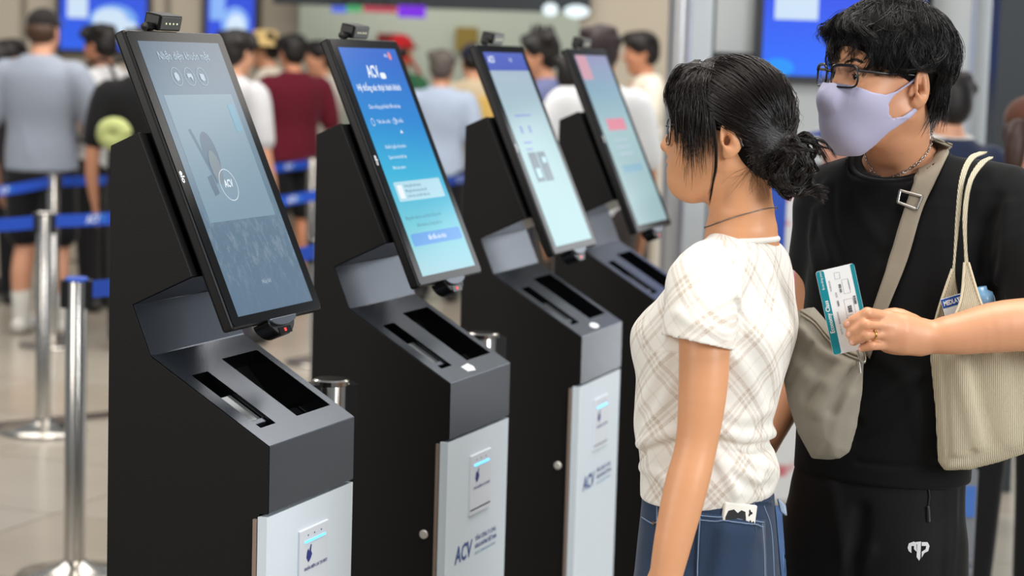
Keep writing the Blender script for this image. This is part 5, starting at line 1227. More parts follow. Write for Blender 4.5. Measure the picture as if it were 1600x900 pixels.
fam(strands('hair_strands', paths, hair_mat('black_hair_m', (15, 12, 12), 0.30), MN))
# ------------------------------------------------------------------ what the man carries
def plane_at(px, py, y, n, xdir):
    O = V3(P(px, py, y)); n = np.array(n, float); n /= np.linalg.norm(n); x = np.array(xdir, float); x -= n*(x@n); x /= np.linalg.norm(x); v = np.cross(n, x); v /= np.linalg.norm(v)
    if v[2] > 0: v = -v
    def uv(p):
        d = V3(rayd(*p)); o = V3(CAMP); t = ((O-o)@n)/(d@n); q = o+t*d-O; return (q@x, q@v)
    def pt(u, v_, off=0.0): return Vector(O+x*u+v*v_+n*off)
    return O, x, v, n, uv, pt
def puffed(O, x, v, n, poly_uv, T_, w, soft=1.0):
    """a stuffed cloth shape: an outline swelling to half thickness T_ over the distance w"""
    f2 = poly2(poly_uv); A = np.array(poly_uv); C4 = [O+x*a+v*b+n*c for a, b in A for c in (-T_, T_)]; lo, hi = np.min(C4, 0), np.max(C4, 0)
    def f(X, Y, Z):
        px, py, pz = X-O[0], Y-O[1], Z-O[2]; d2 = f2(px*x[0]+py*x[1]+pz*x[2], px*v[0]+py*v[1]+pz*v[2]); q = px*n[0]+py*n[1]+pz*n[2]
        m = np.clip(-d2/w, 0, 1); t = T_*np.sqrt(np.maximum(1-(1-m)**2, 0.0)); return np.where(d2 > 0, np.sqrt(d2*d2+np.maximum(np.abs(q)-0.001, 0)**2), np.maximum(np.abs(q)-t, -0.02)*0.7)
    return lo, hi, f
# --- grey crossbody bag
m_canvas = fabric('taupe_canvas', (141, 135, 122), 0.9, 0.25, 1900, 0.16, 0.1); m_strap = fabric('taupe_webbing', (146, 136, 120), 0.8, 0.35, 900, 0.08, 0.1)
O, x, v, n, uv, pt = plane_at(1290, 600, 3.345, (-0.25, -1, 0.05), (1, -0.2, 0))
BG = Sdf(O-np.array([.13, .12, .16]), O+np.array([.13, .12, .22]), 0.0026)
out = [uv(p) for p in ((1236, 500), (1250, 484), (1272, 480), (1294, 506), (1320, 532), (1343, 548), (1349, 566), (1347, 610), (1338, 668), (1327, 706), (1312, 716), (1290, 718), (1269, 716), (1247, 676), (1232, 630), (1224, 588), (1228, 545))]
BG.add(puffed(O, x, v, n, out, 0.045, 0.060), 0)
for pix, a, w in ([[(1342, 556), (1310, 590), (1278, 640)], .013, .011], [[(1344, 572), (1318, 604), (1300, 640)], -.014, .008], [[(1338, 560), (1300, 575), (1262, 620)], -.006, .009], [[(1236, 560), (1262, 590), (1290, 600)], .006, .012], [[(1232, 600), (1250, 570), (1268, 540)], -.006, .006], [[(1258, 505), (1290, 540), (1330, 560)], -.005, .006], [[(1250, 512), (1285, 550), (1328, 568)], .004, .008], [[(1330, 620), (1310, 660), (1300, 710)], .004, .010]): fold(BG, pix, a, w)
bag = link(bpy.data.objects.new('crossbody_bag', None)); bag.location = Vector(O); tag(bag, 'taupe grey crossbody bag hanging on the hip of the masked man from a wide strap', 'bag'); bgi = Matrix.Translation(-Vector(O))
def fbag(o): o.matrix_parent_inverse = bgi; return o
pouch = fbag(sdf_obj('pouch', BG, m_canvas, bag, 1))
zp = [(1252, 486), (1272, 500), (1296, 528), (1322, 548), (1342, 556)]
for dy, r, m in ((0, .0022, m_strap), (6, .0018, m_strap)): V, F = tube_mesh([(onsurf(BG, [(a, b+dy) for a, b in zp], 24, 0.001), r)], 6); fast_mesh('zip_seam', V, F, m, pouch)
# strap over the left shoulder, lying on the shirt
e1 = [(1460, 222), (1452, 238), (1436, 272), (1416, 325), (1390, 408), (1362, 492), (1352, 548)]; e2 = [(1486, 232), (1480, 248), (1462, 286), (1442, 330), (1418, 410), (1386, 490), (1362, 560)]
s1, s2 = spline(e1, 60), spline(e2, 60)
st_ = fbag(patch('strap', MT, lambda u, w_: (1-u)*s1[min(int(round(w_*59)), 59)]+u*s2[min(int(round(w_*59)), 59)], 6, 59, 0.0058, 0.0022, m_strap, bag))
# back half of the strap, over the shoulder and across the back
pa_, pb2 = hit(MT, 1460, 222), hit(MT, 1486, 232); top = (pa_+pb2)/2; bk = [top+np.array([0, 0, .004]), top+np.array([0.004, 0.03, 0.004]), top+np.array([0.0, 0.09, -0.03]), V3(P(1425, 380, 3.5))-cf*0.140, V3(P(1380, 560, 3.5))-cf*0.145-cl*0.05, V3(P(1300, 640, 3.62))-cl*0.05-cf*0.02, V3(P(1252, 520, 3.42))]
bs = spline(bk, 40); tg = np.gradient(bs, axis=0); sd = np.cross(tg, bs-V3(P(1405, 480, 3.5))); sd /= np.linalg.norm(sd, axis=1)[:, None]; sd0 = (pb2-pa_)/np.linalg.norm(pb2-pa_); sd[(sd@sd0) < 0] *= -1; bw_ = np.clip(1-np.arange(40)/14, 0, 1)[:, None]; sd = sd*(1-bw_)+sd0*bw_; sd /= np.linalg.norm(sd, axis=1)[:, None]
V = np.concatenate([bs+sd*0.017, bs-sd*0.017]); F = np.array([(i, i+1, 41+i, 40+i) for i in range(39)])
bo = fbag(fast_mesh('strap_back', V, F, m_strap, bag)); sm_ = bo.modifiers.new('thickness', 'SOLIDIFY'); sm_.thickness = 0.003
# buckle
bq = [(1409, 300), (1443, 309), (1434, 329), (1405, 318)]; bp3 = [hit(MT, *p) for p in bq]; bn = grad(MT, sum(bp3)/4); bp3 = [p+bn*0.009 for p in bp3]; m_buck = mat('steel_buckle', (176, 172, 166), 0.3, 0.9)
V, F = tube_mesh([(np.array([bp3[0], bp3[1], bp3[2], bp3[3], bp3[0]])[[0, 1]], .0026), (np.array([bp3[1], bp3[2]]), .0026), (np.array([bp3[2], bp3[3]]), .0026), (np.array([bp3[3], bp3[0]]), .0026)], 8); fbag(fast_mesh('buckle', V, F, m_buck, bag))
rp = V3(P(1346, 553, 3.29)); V, F = tube_mesh([(np.array([rp+cam_dir(0.006*cos(a)+0.004*sin(a), 0.014*sin(a))+np.array([0, 0.004*cos(a), 0]) for a in np.linspace(0, 2*pi, 20)]), .0017), (np.array([rp+cam_dir(-0.004, 0.012), rp+cam_dir(-0.002, 0.030)]), 0.0028)], 6); fbag(fast_mesh('zip_ring', V, F, m_buck, bag))
# --- cream ribbed tote bag on the left shoulder
m_tote = bpy.data.materials.new('cream_rib_cloth'); m_tote.use_nodes = True; n_, l_ = nodes(m_tote); b_ = n_['Principled BSDF']; b_.inputs['Base Color'].default_value = (*lin((214, 202, 172)), 1); b_.inputs['Roughness'].default_value = 0.9; b_.inputs['Specular IOR Level'].default_value = 0.2
O, x, v, n, uv, pt = plane_at(1560, 620, 3.345, (-0.12, -1, 0.03), (1, -0.1, 0))
at_ = n_.new('ShaderNodeAttribute'); at_.attribute_name = 'rib'; wv_ = n_.new('ShaderNodeTexWave'); wv_.wave_type = 'BANDS'; wv_.bands_direction = 'X'; wv_.inputs['Scale'].default_value = 105; wv_.inputs['Distortion'].default_value = 0.25; l_.new(at_.outputs['Vector'], wv_.inputs['Vector'])
bp_ = n_.new('ShaderNodeBump'); bp_.inputs['Strength'].default_value = 0.9; bp_.inputs['Distance'].default_value = 0.0022; l_.new(wv_.outputs['Fac'], bp_.inputs['Height']); l_.new(bp_.outputs['Normal'], b_.inputs['Normal'])
mx_ = n_.new('ShaderNodeMix'); mx_.data_type = 'RGBA'; mx_.inputs['A'].default_value = (*lin((204, 191, 160)), 1); mx_.inputs['B'].default_value = (*lin((230, 221, 197)), 1); l_.new(wv_.outputs['Fac'], mx_.inputs['Factor']); l_.new(mx_.outputs['Result'], b_.inputs['Base Color'])
m_cream = fabric('cream_handle', (216, 205, 178), 0.9, 0.3, 700, 0.05, 0.1)
TB = Sdf(O-np.array([.16, .14, .16]), O+np.array([.20, .14, .26]), 0.0028)
out = [uv(p) for p in ((1454, 560), (1456, 540), (1540, 505), (1650, 505), (1668, 540), (1672, 640), (1655, 690), (1608, 706), (1560, 722), (1512, 734), (1476, 734), (1466, 722), (1462, 640))]
TB.add(puffed(O, x, v, n, out, 0.036, 0.055), 0)
for pix, a, w in ([[(1500, 560), (1512, 620), (1530, 690)], .006, .014], [[(1522, 560), (1530, 620), (1545, 690)], -.005, .010], [[(1560, 560), (1570, 630), (1580, 690)], .005, .016], [[(1474, 560), (1478, 640), (1482, 715)], -.0025, .005], [[(1478, 722), (1510, 718), (1520, 708)], -.005, .006]): fold(TB, pix, a, w)
tote = link(bpy.data.objects.new('tote_bag', None)); tote.location = Vector(O); tag(tote, 'cream ribbed cloth tote bag hanging from the shoulder of the masked man', 'bag'); tbi = Matrix.Translation(-Vector(O))
def ftb(o): o.matrix_parent_inverse = tbi; return o
V, Q = TB.mesh(1); body_ = ftb(fast_mesh('bag_body', V, Q, m_tote, tote))
def ribs(o, V, shear=0.10):
    r = V-O; a = o.data.attributes.new('rib', 'FLOAT_VECTOR', 'POINT'); U = r@x+shear*(r@v)+1; a.data.foreach_set('vector', np.stack([U, r@v, r@n], 1).astype(np.float32).ravel())
ribs(body_, V, -0.05)
def sheet(name, y_of, quadfn, nu, nv, thick, m, par, shear=0.0):
    Pt = np.array([[V3(P(*quadfn(i/nu, j/nv), y_of(i/nu, j/nv))) for i in range(nu+1)] for j in range(nv+1)]); V = Pt.reshape(-1, 3); F = np.array([(j*(nu+1)+i, (j+1)*(nu+1)+i, (j+1)*(nu+1)+i+1, j*(nu+1)+i+1) for j in range(nv) for i in range(nu)])
    o = fast_mesh(name, V, F, m, par); md = o.modifiers.new('thickness', 'SOLIDIFY'); md.thickness = thick; md.offset = 0; ribs(o, V, shear); return o
def between(l, r, k=30):
    L, R_ = spline(l, k+1), spline(r, k+1); return lambda u, w_: L[int(round(w_*k))]*(1-u)+R_[int(round(w_*k))]*u
hy0, hy1 = 3.355, 3.305
# two handles, each widening into the cloth of a side of the bag
sh_y = [3.40, 3.372, 3.345, 3.335, 3.333, 3.335, 3.338, 3.34]
ya = lambda u, w_: float(np.interp(w_, np.linspace(0, 1, 8), np.array(sh_y)-0.004+np.array([0, 0, 0, 0, 0, .006, .014, .02])))
yb = lambda u, w_: float(np.interp(w_, np.linspace(0, 1, 8), np.array(sh_y)-0.012+np.array([0, 0, 0, 0, 0, -.004, -.012, -.020])))
ftb(sheet('handle', ya, between([(1530, 238), (1512, 247), (1499, 280), (1493, 340), (1488, 420), (1474, 460), (1462, 500), (1454, 545)], [(1543, 238), (1521, 250), (1507, 282), (1500, 340), (1492, 420), (1497, 460), (1502, 500), (1506, 545)]), 6, 30, 0.003, m_tote, tote, -0.30))
ftb(sheet('handle', yb, between([(1545, 246), (1528, 256), (1511, 286), (1504, 340), (1507, 410), (1502, 465), (1490, 498), (1470, 545)], [(1552, 246), (1540, 254), (1519, 286), (1511, 340), (1513, 410), (1528, 460), (1537, 485), (1552, 545)]), 8, 30, 0.003, m_tote, tote, 0.16))
for l_p, yy in (([(1488, 420), (1474, 460), (1462, 500), (1454, 545)], ya), ([(1507, 410), (1502, 465), (1490, 498), (1470, 545)], yb), ([(1513, 410), (1528, 460), (1537, 485), (1552, 545)], yb)):
    q = spline(l_p, 16); V, F = tube_mesh([(np.array([V3(P(a, b, yy(0, 0.571+0.429*i/15)-0.0015)) for i, (a, b) in enumerate(q)]), .0022)], 6); ftb(fast_mesh('hem', V, F, m_cream, tote))
# --- test card and bottle in the tote
def card_frame(TL, TR, BL, y0, yb_=None):
    a, b, c = V3(P(*TL, y0)), V3(P(*TR, y0)), V3(P(*BL, y0 if yb_ is None else yb_)); xx = b-a; yy = c-a; w_, h_ = np.linalg.norm(xx), np.linalg.norm(yy); xx /= w_; yy -= xx*(yy@xx); yy /= np.linalg.norm(yy); nn_ = np.cross(xx, yy)
    if nn_[1] > 0: nn_ = -nn_
    return a, xx, yy, nn_, w_, h_, (lambda u, s, off=0.0: Vector(a+xx*u+yy*s+nn_*off))
a, xx, yy, nn_, w_, h_, cf_ = card_frame((1469, 468), (1506, 457), (1464, 512), 3.336)
m_cw = mat('white_card', (226, 228, 230), 0.35); m_cb = mat('blue_card_band', (24, 74, 160), 0.35)
c_ = slab('test_card', cf_, 0, 0.052, 0, 0.075, -0.0015, 0.0015, m_cw, None, bevel=0.0007); tag(c_, 'white card with a blue band tucked in the cream tote bag', 'card')
slab('blue_band', cf_, 0.0005, 0.0515, 0.0005, 0.0155, 0.0015, 0.0018, m_cb, c_)
text('lettering', 'MEDLATEC', 0.0105, m_cw, c_, frame(cf_(0.003, 0.0085, 0.0022), xx, -yy), bold=0.0004, squeeze=0.66)
poly('picture', [(0.016, 0.030), (0.024, 0.028), (0.026, 0.034), (0.018, 0.036)], mat('dark_print', (40, 44, 48), 0.5), c_, 0.0019, cf_); poly('picture', [(0.010, 0.040), (0.024, 0.038), (0.030, 0.046), (0.014, 0.050)], MATS['dark_print'], c_, 0.0019, cf_)
m_pla = mat('blue_plastic', (130, 176, 214), 0.2, spec=0.6, var=0.25, vscale=60)
bx = V3(P(1541, 500, 3.348)); M = Matrix.Translation(Vector(bx)) @ Matrix.Rotation(-0.22, 4, 'Y')
bt = bobj('water_bottle', bm_lathe([(0, -.11), (.018, -.109), (.0195, -.10), (.0195, -.06), (.0178, -.055), (.0195, -.05), (.0195, 0.02), (.0178, .026), (.0192, .031), (.0175, .043), (.010, .048), (.0095, .054), (0, .054)], 20, None, M), m_pla, smooth=True); tag(bt, 'pale blue plastic bottle tucked in the tote bag beside the man\'s sleeve', 'bottle')
# --- boarding pass in the left hand
a, xx, yy, nn_, w_, h_, pf = card_frame((1274, 425), (1334, 411), (1327, 547), 3.218, 3.222)
m_teal = mat('teal_print', (0, 128, 140), 0.4); m_paper = mat('boarding_paper', (226, 226, 226), 0.5); m_ink = mat('grey_ink', (84, 88, 94), 0.6)
bp = slab('boarding_pass', pf, 0, w_, 0, h_, -0.0004, 0.0004, m_paper, None, round_=0.004); tag(bp, 'white and teal boarding pass held in the hand of the masked man', 'boarding pass')
slab('teal_band', pf, 0.0004, 0.0125, 0.0004, h_-0.0004, 0.0004, 0.0007, m_teal, bp, round_=0.0035); slab('teal_band', pf, w_-0.0065, w_-0.0004, 0.0004, h_-0.0004, 0.0004, 0.0007, m_teal, bp, round_=0.002)
def ptx(body, u, s, size, m=m_ink, **k): text('lettering', body, size*(1 if m is m_paper else 0.82), m, bp, frame(pf(u, s, 0.0011), -yy, -xx), **k)
ptx('Economy Class', 0.0066, 0.099, 0.0092, m_paper, bold=0.0002, squeeze=0.92); ptx('Boarding pass', 0.0066, 0.030, 0.0052, m_paper)
ptx('PASSENGER', 0.0175, 0.035, 0.0040); ptx('SGN', 0.024, 0.046, 0.0050); ptx('HAN', 0.024, 0.060, 0.0050, bold=.0002); ptx('GATE 11   BOARDING', 0.020, 0.104, 0.0045); ptx('VN 225', 0.032, 0.040, 0.0052, bold=0.0003); ptx('332', 0.040, 0.073, 0.0085, bold=0.0006); ptx('SEAT', 0.033, 0.086, 0.0042); ptx('12:45', 0.033, 0.101, 0.0048); ptx('8', 0.044, 0.092, 0.0080, bold=0.0005); ptx('HN 2 B', 0.050, 0.062, 0.0050, bold=.0005); ptx('ECONOMY', 0.046, 0.038, 0.0036); ptx('REMARKS   23 OCT', 0.053, 0.100, 0.0036)
def box_outline(u0, u1, s0, s1):
    q = [(u0, s0), (u1, s0), (u1, s1), (u0, s1), (u0, s0)]; V, F = tube_mesh([(np.array([V3(pf(*q[i], 0.0006)), V3(pf(*q[i+1], 0.0006))]), 0.00014) for i in range(4)], 4); fast_mesh('printed_frame', V, F, m_ink, bp)
for b in ((0.036, 0.046, 0.021, 0.043), (0.033, 0.047, 0.052, 0.077), (0.038, 0.050, 0.083, 0.098), (0.027, 0.035, 0.008, 0.018)): box_outline(*b)
# ------------------------------------------------------------------ barrier posts and belts
m_pole = mat('polished_steel', (196, 192, 186), 0.2, 1.0); m_cass = mat('black_cassette', (16, 17, 20), 0.35); m_bluecap = mat('blue_cap', (24, 84, 200), 0.35); m_belt = mat('blue_belt', (16, 74, 190), 0.6, bump=0.2, bscale=600)
m_bw = mat('white_print', (224, 234, 244), 0.6); m_bc = mat('cyan_print', (60, 170, 220), 0.6)
def post(loc, label, h=0.905, rot=0.0, cap=None, br=1.0):
    r = thing('barrier_post', label, 'barrier post', (loc[0], loc[1], 0), rot, 'queue barrier posts')
    bobj('base', bm_lathe([(0, 0), (0.175*br, 0), (0.178*br, 0.010), (0.170*br, 0.018), (0.110*br, 0.030), (0.055, 0.046), (0.036, 0.060), (0, 0.060)], 40), m_pole, r, smooth=True)
    bobj('pole', bm_lathe([(0.0315, 0.05), (0.0315, h-0.004), (0.029, h), (0, h)], 28), m_pole, r, smooth=True)
    for s_ in (-1, 1): bobj('belt_cassette', bm_box((min(0.022*s_, 0.046*s_), -0.021, h-0.085), (max(0.022*s_, 0.046*s_), 0.021, h-0.004)), m_cass, r, bevel=0.004)
    bobj('cap', bm_lathe([(0.0345, h-0.006), (0.0345, h+0.002), (0.030, h+0.005), (0, h+0.005)], 28), cap or m_pole, r)
    return r
def belt(A, B, za, zb, parent, names=True, hw=0.026):
    A = Vector((A[0], A[1], za)); B = Vector((B[0], B[1], zb)); e_ = (B-A).normalized()*0.053; A += e_*0.72; B -= e_; Mi = parent.matrix_basis.inverted(); n = 16; d = (B-A).normalized(); L = (B-A).length; nn = Vector((d.y, -d.x, 0)).normalized()
    V = []; F = []
    def at(t): return A+(B-A)*t+Vector((0, 0, -0.022*4*t*(1-t)*min(L/2, 1)))
    for i in range(n+1):
        c = at(i/n)
        for s_ in (-1, 1):
            for z in (-hw, hw): V.append(Mi @ (c+nn*0.001*s_+Vector((0, 0, z))))
    for i in range(n):
        o = 4*i
        for a, b in ((0, 1), (1, 3), (3, 2), (2, 0)): F.append((o+a, o+b, o+4+b, o+4+a))
    F += [(0, 2, 3, 1), (4*n, 4*n+1, 4*n+3, 4*n+2)]
    b = mobj('belt', V, F, m_belt, parent)
    if names:
        k = 0
        while 0.25+k*0.42 < L-0.2:
            p = at((0.25+k*0.42)/L)+nn*0.0022
            M = Mi @ frame(p, d, (0, 0, 1)); text('logo', 'ACV', 0.046, m_bw, b, M, bold=0.001, shear=0.2)
            text('logo', '//', 0.040, m_bc, b, Mi @ frame(p+d*0.11, d, (0, 0, 1)), bold=0.001); k += 1
    return b
def at2(px, y): q = P(px, 300, y); return (q.x, q.y)
s1 = FL(116, 905); S1 = post(s1, 'steel barrier post with a blue cap, nearest to the left edge of the first kiosk', cap=m_bluecap, rot=0.25)
s2 = FL(67, 676); S2 = post(s2, 'steel barrier post between the two others on the left, behind the nearest one', rot=0.2)
s3 = FL(82, 541); S3 = post(s3, 'steel barrier post at the feet of the man in the grey T-shirt', rot=0.2)
c2 = at2(503, 7.7); C2 = post(c2, 'steel barrier post hidden behind the second kiosk, at the end of the nearest belt')
b2 = at2(505, 10.7); B2 = post(b2, 'steel barrier post behind the second kiosk, at the end of the middle belt')
b3 = at2(770, 13.2); B3 = post(b3, 'steel barrier post behind the third kiosk, at the end of a belt')
a2 = at2(487, 13.55); A2 = post(a2, 'pale far barrier post beside the man in the maroon T-shirt')
a3 = at2(770, 15.1); A3 = post(a3, 'farthest barrier post, behind the third kiosk near the pale green wall')
ZB = 0.868
belt(s1, c2, ZB, ZB, S1); belt(s2, b2, ZB, ZB, S2); belt(b2, b3, ZB, ZB, B2); belt(s3, a2, ZB, ZB, S3); belt(a2, a3, ZB, ZB, A2)
l2 = at2(-95, 8.2); l3 = at2(-110, 9.75)
L2 = post(l2, 'steel barrier post just outside the left edge, on the middle belt'); L3 = post(l3, 'steel barrier post just outside the left edge, on the far belt')
belt(l2, s2, ZB, ZB, L2); belt(l3, s3, ZB, ZB, L3)
k1 = at2(524, 3.858); post(k1, 'steel barrier post standing between the first and second kiosks', h=0.992, rot=0.3, br=0.9)
k2 = at2(762, 4.56); post(k2, 'steel barrier post standing between the second and third kiosks', h=0.994, rot=0.3, br=0.9)

# ------------------------------------------------------------------ people in the queue
def crowd(px, py, y, deg, label, shirt, trous, hair=(22, 18, 17), skin=(196, 140, 108), shorts=False, arms=('down', 'down'), cap=None, pony=False, socks=False, build=1.0, lean=0.0, sleeve=True, hs=0.013):
    e = P(px, py, y); k = e.z/1.585
    r = thing('person', label, 'person', (e.x, e.y, 0), radians(deg))
    H = Head((0.02, 0, 1.585*k), (1, 0, -0.10), (0, 0, 1), k*1.0)
    bw = build
    def sd(lo, hi): return Sdf(np.array(lo)*k, np.array(hi)*k, hs)
    G = sd((-.42, -.48, 0.04), (.55, .48, 1.76)); head_skin(G, H, True, False)
    V_ = lambda *q: np.array(q)*k
    G.add(chain([V_(0, 0, 1.50), V_(-.03, 0, 1.40)], [.054*k, .065*k]), .02)
    G.add(loft(np.array([.95, 1.1, 1.3, 1.42])*k, 0, 0, np.array([.10, .095, .11, .07])*k*bw, np.array([.14, .13, .16, .10])*k*bw), .03)
    hands = []; el = {}
    for s_, md in zip((1, -1), arms):
        sh = V_(-.03, .185*s_*bw, 1.36)
        if md == 'down': q = [sh, V_(-.04, .225*s_*bw, 1.22), V_(-.04, .25*s_*bw, 1.06), V_(0.0, .255*s_*bw, .93), V_(.05, .24*s_*bw, .80)]
        elif md == 'fwd': q = [sh, V_(-.01, .235*s_*bw, 1.22), V_(.03, .25*s_*bw, 1.07), V_(.16, .20*s_*bw, 1.05), V_(.28, .12*s_*bw, 1.08)]
        elif md == 'up': q = [sh, V_(.03, .235*s_*bw, 1.24), V_(.09, .22*s_*bw, 1.12), V_(.18, .15*s_*bw, 1.22), V_(.24, .08*s_*bw, 1.36)]
        else: q = [sh, V_(-.03, .26*s_*bw, 1.22), V_(-.03, .30*s_*bw, 1.08), V_(.07, .34*s_*bw, 1.03), V_(.20, .36*s_*bw, 1.06)]
        G.add(chain(q, np.array([.050, .046, .040, .036, .027])*k, 12), .012); d = q[-1]-q[-2]; d /= np.linalg.norm(d)
        G.add(chain([q[-1], q[-1]+d*.07*k, q[-1]+d*.15*k], np.array([.026, .034, .018])*k, 6, flat=((0, 1, 0), .6)), .012); G.add(cone(q[-1]+d*.03*k, q[-1]+d*.09*k+V_(.03, 0, .0), .016*k, .011*k), .008); el[s_] = q
    for s_ in (-1, 1):
        G.add(chain([V_(0, .09*s_, .88), V_(.02, .095*s_, .50), V_(-.02, .10*s_, .32), V_(-.02, .10*s_, .09)], np.array([.085, .056, .056, .037] if shorts else [.08, .045, .042, .034])*k, 10), .02)
    sk = mat('skin_%d_%d' % (skin[0], skin[1]), skin, 0.5, var=0.05); b = sdf_obj('body', G, sk, r, 1)
    T = sd((-.32, -.42, .80), (.40, .42, 1.50))
    T.add(loft(np.array([.86, .98, 1.10, 1.25, 1.36, 1.43, 1.47])*k, np.array([0, 0, 0, -.01, -.02, -.03, -.03])*k, 0, np.array([.125, .12, .115, .125, .115, .085, .06])*k*bw, np.array([.175, .170, .165, .185, .185, .125, .075])*k*bw, 0, 2.2, .01), 0)
    if sleeve:
        for s_ in (-1, 1): q = el[s_]; T.add(chain([V_(-.03, .13*s_*bw, 1.385), q[0], q[1], q[1]*.45+q[2]*.55], np.array([.055, .070, .068, .066])*k, 10), .03)
    T.cut(ell(V_(-.01, 0, 1.475), np.array([.066, .066, .035])*k), .01)
    for a in range(5): T.push(chain([V_(.11*cos(a*1.3), .15*sin(a*1.3), 1.2), V_(.12*cos(a*1.3+.5), .17*sin(a*1.3+.5), .95)], [.001, .001]), .008*k, .025)
    sdf_obj('shirt', T, fabric('cloth_%d_%d_%d' % shirt, shirt, 0.9, 0.1, 500, 0.06), r, 1)
    J = sd((-.24, -.30, .03), (.26, .30, 1.0)); J.add(loft(np.array([.80, .88, .96])*k, 0, 0, np.array([.125, .12, .115])*k*bw, np.array([.175, .17, .165])*k*bw, 0, 2.2, .01), 0)
    for s_ in (-1, 1): J.add(chain([V_(0, .085*s_, .86), V_(.01, .10*s_, .55)] if shorts else [V_(0, .085*s_, .86), V_(.015, .095*s_, .50), V_(-.01, .10*s_, .08)], np.array([.105, .098] if shorts else [.10, .078, .062])*k, 8), .02)
    sdf_obj('trousers', J, fabric('cloth_%d_%d_%d' % trous, trous, 0.9, 0.1, 500, 0.06), r, 1)
    for s_ in (-1, 1):
        F_ = sd((-.14, .10*s_-.09, 0), (.24, .10*s_+.09, .14)); F_.add(chain([V_(-.05, .10*s_, .045), V_(.05, .105*s_, .048), V_(.15, .11*s_, .038)], np.array([.044, .046, .036])*k, 6), .02); F_.cut(half((0, 0, .004), (0, 0, 1), (-1, -1, -1), (1, 1, 1)), 0)
        sdf_obj('shoe', F_, mat('shoe_white', (210, 208, 204), .6) if socks or shorts else mat('shoe_dark', (34, 32, 32), .6), r, 1)
        if socks: bobj('sock', bm_lathe([(.042*k, .07), (.047*k, .15), (.052*k, .24), (.050*k, .245)], 18, None, Matrix.Translation((-.02*k, .10*s_*k, 0))), mat('white_sock', (214, 212, 206), .9), r, smooth=True)
    C = Sdf(H.o-.20*k, H.o+.20*k, 0.010)
    if cap:
        C.add(H.ell((-.008, 0, .045), (.104, .085, .082)), 0); C.add(H.ell((.10, 0, .055), (.075, .065, .010)), .01); C.cut(H.ell((0, 0, -.06), (.2, .2, .085)), .004)
        sdf_obj('cap', C, fabric('cap_%d_%d' % cap[:2], cap, .85, .1, 500), r, 1); C = Sdf(H.o-.20*k, H.o+.20*k, 0.010)
        C.add(H.ell((-.035, 0, .0), (.080, .082, .070)), 0)
    else:
        C.add(H.ell((-.012, 0, .045), (.107, .088, .092)), 0); C.add(H.ell((-.05, 0, -.005), (.065, .078, .075)), .02); C.add(H.ell((.06, .01, .10), (.05, .06, .03)), .03)
        for a in range(14): C.add(H.ell((-.02+.08*cos(a*2.1), .07*sin(a*1.7), .078+.022*cos(a*.9)), (.03, .03, .025)), .018)
    C.cut(H.ell((.115, 0, -.045), (.085, .13, .10)), .01)
    for s_ in (-1, 1): C.cut(H.ell((.005, .10*s_, -.04), (.05, .035, .05)), .01)
    if pony: C.add(chain([H.p(-.09, 0, .02), H.p(-.14, 0, .0), H.p(-.15, 0, -.09), H.p(-.135, 0, -.17)], [.022, .032, .03, .012], 8), .01)
    sdf_obj('hair', C, hair_mat('hair_%d_%d' % hair[:2], hair, .5), r, 1)
    return r, k, H
def backpack(root, k, m, label, side=-1, dz=0.0, name='backpack'):
    B = Sdf((-.16, -.20, -.26), (.16, .20, .26), 0.011); B.add(boxp((0, 0, 0), (.075, .135, .20), None, .06), 0); B.add(boxp((-.07, 0, -.06), (.035, .10, .10), None, .03), .02)
    o = sdf_obj(name, B, m, None, 1); M = root.matrix_basis; o.matrix_basis = M @ Matrix.Translation((-0.262*k, 0, (1.18+dz)*k)) @ Matrix.Scale(k, 4)
    for s_ in (-1, 1):
        q = spline([(.05, .10*s_, .17), (.13, .10*s_, .31), (.27, .105*s_, .30), (.40, .12*s_, .14), (.415, .14*s_, -.02), (.28, .225*s_, -.14), (.05, .13*s_, -.16)], 16); V, F = tube_mesh([(q, .014)], 6); fast_mesh('shoulder_strap', V, F, m, o)
    return tag(o, label, 'backpack')
m_bp = fabric('black_nylon', (18, 18, 21), .6, .1, 500); m_bpr = fabric('red_nylon', (190, 24, 26), .6, .1, 500)
UP = 90   # facing away from the camera
r, k, H = crowd(66, 50, 11.5, 80, 'man in grey T-shirt, black shorts and white socks, back turned, near left edge', (142, 150, 164), (20, 20, 24), hair=(70, 48, 34), shorts=True, socks=True, arms=('down', 'fwd'), cap=(34, 30, 30), skin=(206, 150, 120), build=1.12)
r, k, H = crowd(160, 72, 12.6, 150, 'dark-haired man in white shirt with a black backpack, looking left behind the first kiosk', (200, 200, 202), (20, 20, 22), skin=(180, 122, 92), arms=('fwd', 'fwd'))
backpack(r, k, m_bp, 'black backpack worn by the dark-haired man in white behind the first kiosk')
# neck pillow hanging on that backpack
q = P(178, 209, 10.80); V, F = tube_mesh([(np.array([(q.x+.048*cos(a), q.y, q.z+.040*sin(a)) for a in np.linspace(0, 2*pi, 25)]), .045)], 12); tag(fast_mesh('neck_pillow', V, F, fabric('lime_plush', (172, 180, 118), .95, .2, 400), None), 'lime green neck pillow hanging at the back of the person in the black jacket', 'neck pillow')
r, k, H = crowd(222, 82, 11.0, 100, 'person in a black jacket standing right behind the top of the first kiosk', (20, 20, 22), (20, 20, 24), skin=(190, 134, 104))
r, k, H = crowd(22, 92, 13.4, 200, 'dark-haired person in navy at the far left edge, behind the man in grey', (34, 42, 68), (26, 26, 30), skin=(190, 134, 104), arms=('fwd', 'down'))
r, k, H = crowd(-8, 98, 12.8, 100, 'person in dark clothes cut off by the left edge', (40, 36, 40), (24, 24, 28))
r, k, H = crowd(366, 84, 11.3, 55, 'dark-haired man in pale grey T-shirt behind the screen of the first kiosk', (186, 186, 190), (60, 60, 66), skin=(202, 148, 118), build=1.05)
